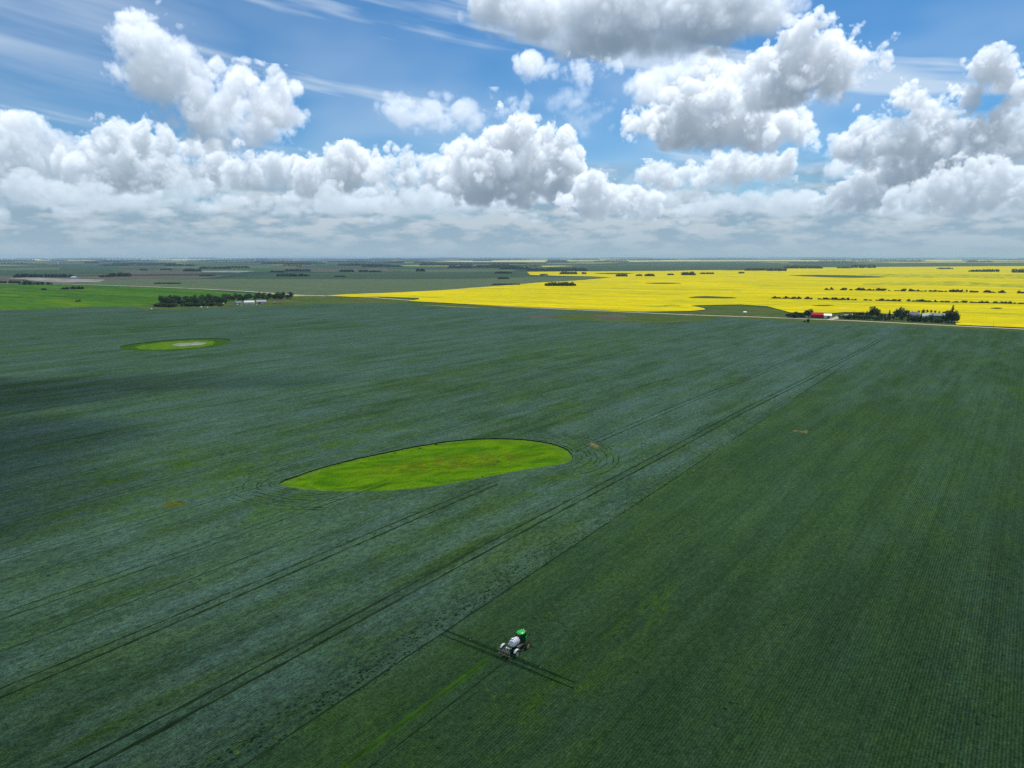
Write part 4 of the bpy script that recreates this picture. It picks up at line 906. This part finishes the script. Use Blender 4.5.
# ---------------------------------------------------------------- the sprayer
M.update(green=simple('bright_green_paint', (.012, .50, .06), .06, 1.2, .3, spec=.5), dgreen=simple('dull_green_paint', (.012, .075, .022), .3, 1.5, .7, dirt=(.020, .026, .012), spec=.1),
         mgreen=simple('dusty_green_paint', (.05, .16, .05), .3, 2, .5, dirt=(.10, .09, .05)), yellow=simple('yellow_paint', (.62, .50, .05), .08, 2, .45), tankw=simple('white_poly_tank', (.86, .86, .84), .05, 1.0, .45), dusty=simple('dusty_rim', (.62, .50, .26), .2, 3, .8, dirt=(.30, .22, .14)),
         tyre=simple('muddy_tyre', (.045, .034, .026), .3, 3, .95, dirt=(.16, .11, .07)), steel=simple('dirty_steel', (.16, .14, .11), .25, 3, .6, dirt=(.09, .07, .05)), blackp=simple('black_plastic', (.018, .02, .02), .2, 2, .5), cabglass=simple('cab_glass', (.018, .045, .035), .1, 1, .08, spec=.8), lamp=simple('lamp_lens', (.75, .75, .45), .05, 2, .2))
cen = st(-85.35, 118.8)
sp = empty('field_sprayer', (cen.x, cen.y, .12), -TH)
tag(sp, 'green self-propelled field sprayer with white tank and boom spread over the crop', 'sprayer')
m = MB(); m.box((-.55, -.3, 1.45), (.18, 7.0, .28), bev=.02).box((.55, -.3, 1.45), (.18, 7.0, .28), bev=.02)
for y in (-3.4, -2.1, -.6, 1.0, 2.1, 3.1): m.box((0, y, 1.45), (1.1, .16, .2))
for sy in (-1, 1):
    m.box((0, sy*2.1, 1.55), (3.3, .2, .2))
    for sx in (-1, 1): m.tube((sx*1.62, sy*2.1, 1.7), (sx*1.62, sy*2.1, .98), .09, 10).box((sx*1.55, sy*2.1, 1.0), (.3, .34, .4), bev=.03)
m.build('chassis', M['dgreen'], sp)
for sx in (-1, 1):
    for sy in (-1, 1):
        w = MB(); c = (sx*1.88, sy*2.1, .98); prof = [(.60, -.21), (.86, -.22), (.95, -.18), (.98, -.1), (.98, .1), (.95, .18), (.86, .22), (.60, .21)]
        w.lathe(prof+[prof[0]], c, 'X', 36)
        for k in range(30):
            t = 2*math.pi*k/30; R_ = Matrix.Rotation(t, 3, 'X')
            w.box(Vector(c)+R_ @ Vector(((.1 if k % 2 else -.1), 0, .99)), (.24, .06, .07), rot=R_ @ Matrix.Rotation(.5 if k % 2 else -.5, 3, 'Z'))
        wh = w.build('wheel', M['tyre'], sp)
        q = MB(); q.lathe([(.61, -.2), (.58, -.16), (.50, -.12), (.44, sx*.05), (.20, sx*.08), (.16, sx*.2), (.001, sx*.21)], c, 'X', 28); q.lathe([(.61, .2), (.58, .16), (.50, .1)], c, 'X', 28)
        q.build('rim', M['dusty'], wh, True)
    f = MB()
    for k in range(9):
        a0 = math.radians(25+k*14); f.box((sx*1.88, -2.1+math.cos(a0)*1.12, .98+math.sin(a0)*1.12), (.5, .32, .035), rot=Matrix.Rotation(a0-math.pi/2, 3, 'X'))
    f.build('fender', M['tankw'], sp)
# tank with its bands, lid and sump
t = MB(); t.lathe([(.001, -1.72), (.45, -1.69), (.70, -1.60), (.82, -1.42), (.86, -1.2), (.86, .35), (.82, .58), (.70, .76), (.45, .88), (.001, .92)], (0, 0, 2.48), 'Y', 36)
tk = t.build('spray_tank', M['tankw'], sp, True)
for y in (-1.05, -.4, .25):
    b = MB(); b.lathe([(.865, y-.05), (.885, y-.04), (.885, y+.04), (.865, y+.05)], (0, 0, 2.48), 'Y', 36); b.build('strap', M['steel'], tk, True)
b = MB(); b.lathe([(.26, 0), (.26, .14), (.30, .15), (.30, .2), (.001, .24)], (-.1, -.9, 3.33), 'Z', 20); b.build('lid', M['tankw'], tk, True)
# cab, dark glass all round under a bright green roof
c = MB(); c.box((0, 2.05, 2.1), (1.5, 1.75, .7), bev=.08); cab = c.build('cab', M['dgreen'], sp)
c = MB(); 
pr = [(1.22, 2.45), (2.85, 2.45), (3.05, 2.9), (2.85, 3.55), (1.25, 3.55)]
c.prism(pr, -.74, .74); c.build('glass', M['cabglass'], cab)
for sx in (-1, 1):
    MB().tube((sx*.76, 1.22, 2.4), (sx*.76, 1.25, 3.58), .05).tube((sx*.76, 2.1, 2.4), (sx*.76, 2.1, 3.58), .04).tube((sx*.76, 2.85, 2.42), (sx*.76, 3.05, 2.9), .045).tube((sx*.76, 3.05, 2.9), (sx*.76, 2.85, 3.58), .045).build('pillar', M['blackp'], cab)
c = MB(); c.lathe([(.001, 0), (.82, 0), (.98, .06), (1.0, .16), (.9, .27), (.6, .34), (.001, .37)], (0, 0, 0), 'Z', 32)
rf = c.build('cab_roof', M['green'], sp, True); rf.location = (0, 2.05, 3.56); rf.scale = (.98, 1.08, 1)
b = MB(); b.lathe([(.2, 0), (.22, .1), (.15, .2), (.001, .24)], (0, 3.0, 3.84), 'Z', 16); b.build('satellite_receiver', M['yellow'], sp, True)
for x in (-.6, -.25, .25, .6): MB().box((x, 3.14, 3.66), (.24, .12, .16), bev=.02).build('work_light', M['lamp'], sp)
for sx in (-1, 1):
    a = MB(); a.tube((sx*.8, 2.95, 3.5), (sx*1.45, 3.25, 3.4), .03).tube((sx*1.45, 3.25, 3.4), (sx*1.45, 3.25, 2.9), .025); ar = a.build('mirror_arm', M['blackp'], sp)
    MB().box((sx*1.45, 3.22, 3.05), (.24, .06, .5), bev=.02).build('mirror', M['blackp'], ar)
c = MB(); c.box((0, 3.25, 1.9), (1.2, .75, .75), bev=.1); c.build('front_hood', M['green'], sp)
c = MB(); c.box((0, 1.05, 2.0), (1.45, .34, 1.1), bev=.06); c.build('engine_cover', M['blackp'], sp)
for sx in (-1, 1):
    b = MB(); b.box((sx*1.12, .1, 1.5), (.75, 1.9, .62), bev=.1); b.build('fuel_tank' if sx > 0 else 'rinse_tank', M['blackp'] if sx > 0 else M['tankw'], sp)
l = MB()
for sx in (-.22, .22): l.tube((-1.15+sx, 2.3, .9), (-1.0+sx, 2.2, 2.0), .03)
for k in range(5): l.box((-1.14+k*.03, 2.28-k*.02, 1.0+k*.24), (.42, .16, .03))
l.build('ladder', M['steel'], sp)
w = MB(); w.box((-1.0, 1.9, 2.0), (.5, 2.2, .05)).box((1.0, .1, 1.85), (.4, 1.9, .04))
for y in (.9, 1.9, 2.9): w.tube((-1.22, y, 2.0), (-1.22, y, 2.95), .025)
w.tube((-1.22, .9, 2.95), (-1.22, 2.9, 2.95), .025); w.build('walkway', M['steel'], sp)
MB().tube((.55, .95, 2.4), (.55, .95, 3.75), .07, 12).build('exhaust_pipe', M['steel'], sp)
# rear mast and parallel arms that carry the boom
k = MB()
for sx in (-.7, .7):
    k.tube((sx, -2.9, 1.5), (sx, -4.2, 1.35), .07).tube((sx, -2.9, 2.3), (sx, -4.2, 1.95), .07).tube((sx, -2.9, 1.4), (sx, -2.9, 2.5), .08).tube((sx, -2.5, 1.5), (sx, -2.9, 2.4), .05).tube((sx*.6, -2.9, 2.4), (sx*1.2, -3.9, 1.4), .04)
k.box((0, -2.9, 2.45), (1.7, .12, .14)); k.build('lift_mast', M['mgreen'], sp)
k = MB(); k.box((-.45, -2.75, 1.9), (.45, .5, .5), bev=.05).box((.35, -2.7, 2.05), (.7, .4, .3), bev=.05).tube((-.9, -3.3, 1.6), (.9, -3.3, 1.7), .09, 10); k.build('pump_box', M['tankw'], sp)
def truss(b, x0, x1, h0, h1, y, z, r):
    n = max(3, int(abs(x1-x0)/.62)); pt = []
    for i in range(n+1):
        f = i/n; x = x0+(x1-x0)*f; h = h0+(h1-h0)*f; zz = z+.012*abs(x); pt.append(((x, y, zz), (x, y, zz+h), (x, y+.32*h/.7, zz)))
    for i in range(n):
        A, B = pt[i], pt[i+1]
        for q in range(3): b.tube(A[q], B[q], r, 5)
        b.tube(A[0], B[1], r*.6, 4).tube(A[1], B[2], r*.6, 4).tube(A[2], B[0], r*.6, 4).tube(A[0], A[1], r*.6, 4)
b = MB(); truss(b, -1.6, 1.6, .75, .75, -4.3, 1.2, .06); b.box((0, -4.3, 1.22), (3.3, .14, .12)).box((0, -4.3, 1.98), (3.3, .12, .12)); b.build('boom_rack', M['steel'], sp)
for sx in (-1, 1):
    b = MB(); truss(b, sx*1.7, sx*9.4, .80, .6, -4.3, 1.18, .06)
    wg = b.build('boom_wing', M['dgreen'], sp)
    b = MB(); truss(b, sx*9.6, sx*15.0, .46, .3, -4.3, 1.18, .05); truss(b, sx*15.1, sx*18.1, .28, .2, -4.3, 1.18, .042); b.build('outer_boom', M['dgreen'], wg)
    b = MB(); b.tube((sx*1.7, -4.42, 1.08), (sx*9.4, -4.42, 1.17), .028, 5).tube((sx*9.4, -4.42, 1.17), (sx*18.1, -4.42, 1.27), .026, 5)
    for i in range(33):
        x = 1.9+i*.508; b.tube((sx*x, -4.42, 1.1+.012*x), (sx*x, -4.42, .93+.012*x), .03, 5, .012)
    b.build('nozzle_line', M['blackp'], wg)
    MB().box((sx*5.6, -4.1, 1.75), (.7, .12, .2)).box((sx*9.5, -4.3, 1.45), (.25, .3, .6), bev=.03).build('boom_hinge', M['steel'], wg)

# ---------------------------------------------------------------- unseen cloud added high above the frame, shaped to darken the field
def cloud_shadow():
    from mathutils import noise as N
    sv = Vector((math.cos(SUN_EL)*math.sin(SUN_AZ), math.cos(SUN_EL)*math.cos(SUN_AZ), math.sin(SUN_EL)))
    base = 1350.0; off = sv*(base+90)/sv.z
    lobes = [(0, 50, 420, 130, 70), (-150, 20, 150, 80, 190), (260, 90, 200, 150, 130), (-375, 405, 125, 52, 560), (-285, 268, 85, 62, 560), (-215, 196, 60, 46, 300), (-250, 455, 130, 30, 110), (460, 170, 330, 240, 90), (60, -250, 700, 330, 200), (-420, 250, 110, 50, 200)]  # left lobes follow a cloud's shadow; near ones are added to darken the foreground
    x0, x1, y0, y1, n = -900, 950, -700, 800, 92
    H = {}
    for i in range(n+1):
        for j in range(n+1):
            x = x0+(x1-x0)*i/n; y = y0+(y1-y0)*j/n; t = 0
            for (a, b, ra, rb, h) in lobes:
                q = 1-((x-a)/ra)**2-((y-b)/rb)**2
                if q > 0: t = max(t, 0)+h*q**1.0*.8 if t < h else t
            nz = N.fractal((x/170., y/170., 3.1), 1.0, 2.0, 5)
            t = min(t, 600)*(1+.45*nz)+(20*nz if t > 0 else 0)
            H[i, j] = t if t > 6 else 0
    vt, vb, vs, fs = {}, {}, [], []
    for i in range(n+1):
        for j in range(n+1):
            x = x0+(x1-x0)*i/n+off.x; y = y0+(y1-y0)*j/n+off.y
            near = any(H.get((i+a, j+b), 0) > 0 for a in (-1, 0, 1) for b in (-1, 0, 1))
            if near:
                t = H[i, j]; vb[i, j] = len(vs); vs.append((x, y, base-t*.12))
                if t > 0: vt[i, j] = len(vs); vs.append((x, y, base+t*.88))
                else: vt[i, j] = vb[i, j]
    for i in range(n):
        for j in range(n):
            k = [(i, j), (i+1, j), (i+1, j+1), (i, j+1)]
            if any(H[q] > 0 for q in k) and all(q in vb for q in k):
                f = [vt[q] for q in k]; g = [vb[q] for q in k][::-1]
                fs += [(f[0], f[1], f[2]), (f[0], f[2], f[3]), (g[0], g[1], g[3]), (g[1], g[2], g[3])]
    fs = [t for t in fs]
    me = mesh('cloud', vs, fs); bm = bmesh.new(); bm.from_mesh(me)
    seen = {}
    for f in list(bm.faces):
        if f.calc_area() < 1e-6: bm.faces.remove(f); continue
        k = tuple(sorted(v.index for v in f.verts)); seen.setdefault(k, []).append(f)
    dead = [f for l in seen.values() if len(l) > 1 for f in l]
    if dead: bmesh.ops.delete(bm, geom=dead, context='FACES')
    bmesh.ops.recalc_face_normals(bm, faces=bm.faces); bm.to_mesh(me); bm.free()
    m = bpy.data.materials.new('cloud_vapour'); m.use_nodes = True; t = m.node_tree; t.nodes.remove(t.nodes['Principled BSDF'])
    v = t.nodes.new('ShaderNodeVolumePrincipled'); v.inputs['Color'].default_value = (.98, .98, .98, 1); v.inputs['Density'].default_value = .0072; v.inputs['Anisotropy'].default_value = .4
    t.links.new(v.outputs[0], t.nodes['Material Output'].inputs['Volume']); me.materials.append(m)
    o = link('cloud', me); tag(o, 'unseen cloud added high overhead, shaped to darken the near field', None, None, 'structure')
cloud_shadow()

# ---------------------------------------------------------------- the air
hb = MB(); hb.box((0, 0, (CAM_H+25-3)/2), (210000, 210000, CAM_H+25+3)); ho = hb.build('haze', None); ho['kind'] = 'stuff'; ho['label'] = 'thin blue summer haze over the whole prairie'
m = bpy.data.materials.new('haze'); m.use_nodes = True; t = m.node_tree; t.nodes.remove(t.nodes['Principled BSDF'])
v = t.nodes.new('ShaderNodeVolumePrincipled'); v.inputs['Color'].default_value = (.52, .74, .98, 1); v.inputs['Density'].default_value = 3.0e-5; v.inputs['Anisotropy'].default_value = 0.0
t.links.new(v.outputs[0], t.nodes['Material Output'].inputs['Volume']); ho.data.materials.append(m)

# ---------------------------------------------------------------- sky
EXPOSURE = 0.0
STR = .10
RGB, AL = build_sky(1.6)
hh, ww = AL.shape
img = bpy.data.images.new('cloud_sky', ww, hh, alpha=True, float_buffer=True, is_data=True)
img.alpha_mode = 'CHANNEL_PACKED'
buf = np.empty((hh, ww, 4), np.float32); buf[..., :3] = RGB; buf[..., 3] = AL
img.pixels.foreach_set(buf.ravel()); img.update(); img.pack()
W = bpy.data.worlds.new('World'); scene.world = W; W.use_nodes = True; t = W.node_tree
for n_ in list(t.nodes): t.nodes.remove(n_)
def N_(typ, **kw):
    x = t.nodes.new(typ)
    for k_, v_ in kw.items(): setattr(x, k_, v_)
    return x
def L_(a, b): t.links.new(a, b)
def Mt(op, a, b=None, c=None):
    x = N_('ShaderNodeMath', operation=op)
    for i, v_ in enumerate((a, b, c)):
        if v_ is None: continue
        if isinstance(v_, bpy.types.NodeSocket): L_(v_, x.inputs[i])
        else: x.inputs[i].default_value = v_
    return x.outputs[0]
sky = N_('ShaderNodeTexSky', sky_type='NISHITA', sun_disc=False, sun_elevation=SUN_EL, sun_rotation=SUN_AZ, altitude=600.0, air_density=1.0, dust_density=.6, ozone_density=2.0)
tc = N_('ShaderNodeTexCoord'); sx = N_('ShaderNodeSeparateXYZ'); L_(tc.outputs['Generated'], sx.inputs[0])
az = Mt('ARCTAN2', sx.outputs[0], sx.outputs[1])
hz = Mt('SQRT', Mt('ADD', Mt('MULTIPLY', sx.outputs[0], sx.outputs[0]), Mt('MULTIPLY', sx.outputs[1], sx.outputs[1])))
el = Mt('ARCTAN2', sx.outputs[2], hz)
u = Mt('MULTIPLY_ADD', az, 1/(math.pi/2), .5); vv = Mt('DIVIDE', el, math.radians(27.0))
vc = Mt('MINIMUM', Mt('MAXIMUM', vv, .002), .998)
cb = N_('ShaderNodeCombineXYZ'); L_(u, cb.inputs[0]); L_(vc, cb.inputs[1])
it = N_('ShaderNodeTexImage', interpolation='Linear', extension='MIRROR'); it.image = img; L_(cb.outputs[0], it.inputs[0])
# scattered cloud over the rest of the dome
no = N_('ShaderNodeTexNoise'); no.inputs['Scale'].default_value = 2.6; no.inputs['Detail'].default_value = 7; L_(tc.outputs['Generated'], no.inputs['Vector'])
mr = N_('ShaderNodeMapRange', interpolation_type='SMOOTHSTEP'); L_(no.outputs['Fac'], mr.inputs[0]); mr.inputs[1].default_value = .50; mr.inputs[2].default_value = .66; mr.inputs[4].default_value = .85
up = N_('ShaderNodeMapRange', interpolation_type='SMOOTHSTEP'); L_(vv, up.inputs[0]); up.inputs[1].default_value = .85; up.inputs[2].default_value = 1.1
K = 1.0/STR
sc = N_('ShaderNodeVectorMath', operation='SCALE'); L_(it.outputs['Color'], sc.inputs[0]); sc.inputs[3].default_value = K
tint = N_('ShaderNodeMix', data_type='RGBA', blend_type='MULTIPLY'); tint.inputs[0].default_value = 1; L_(sky.outputs[0], tint.inputs[6]); tint.inputs[7].default_value = (.33, .68, .92, 1)
m1 = N_('ShaderNodeMix', data_type='RGBA'); L_(Mt('MULTIPLY', mr.outputs[0], up.outputs[0]), m1.inputs[0]); L_(tint.outputs[2], m1.inputs[6]); m1.inputs[7].default_value = (.62*K, .66*K, .72*K, 1)
m2 = N_('ShaderNodeMix', data_type='RGBA'); L_(it.outputs['Alpha'], m2.inputs[0]); L_(m1.outputs[2], m2.inputs[6]); L_(sc.outputs[0], m2.inputs[7])
bg = N_('ShaderNodeBackground'); bg.inputs[1].default_value = STR; L_(m2.outputs[2], bg.inputs[0])
ow = N_('ShaderNodeOutputWorld'); L_(bg.outputs[0], ow.inputs[0])

# ---------------------------------------------------------------- sun, camera, film
sl = bpy.data.lights.new('sun', 'SUN'); sl.energy = 4.2; sl.angle = math.radians(.55); sl.color = (1.0, .955, .88)
so = bpy.data.objects.new('sun', sl); COL.objects.link(so); so.location = (0, 0, 3000)
sv = Vector((math.cos(SUN_EL)*math.sin(SUN_AZ), math.cos(SUN_EL)*math.cos(SUN_AZ), math.sin(SUN_EL)))
so.rotation_euler = sv.to_track_quat('Z', 'Y').to_euler()
cd = bpy.data.cameras.new('camera'); cd.sensor_width = 36; cd.lens = 36*FPX/1024.0; cd.clip_start = .5; cd.clip_end = 400000
co = bpy.data.objects.new('camera', cd); COL.objects.link(co); co.location = (0, 0, CAM_H); co.rotation_euler = (math.pi/2-PITCH, 0, 0)
scene.camera = co
scene.render.engine = 'CYCLES'
cy = scene.cycles; cy.use_denoising = False; cy.max_bounces = 5; cy.volume_bounces = 1; cy.transparent_max_bounces = 8; cy.use_adaptive_sampling = True; cy.adaptive_threshold = .01
try: cy.denoiser = 'OPENIMAGEDENOISE'; cy.denoising_input_passes = 'RGB_ALBEDO_NORMAL'
except Exception: pass
vs_ = scene.view_settings; vs_.view_transform = 'Standard'; vs_.look = 'None'; vs_.exposure = EXPOSURE; vs_.gamma = 1.0; vs_.use_curve_mapping = False
scene.display_settings.display_device = 'sRGB'
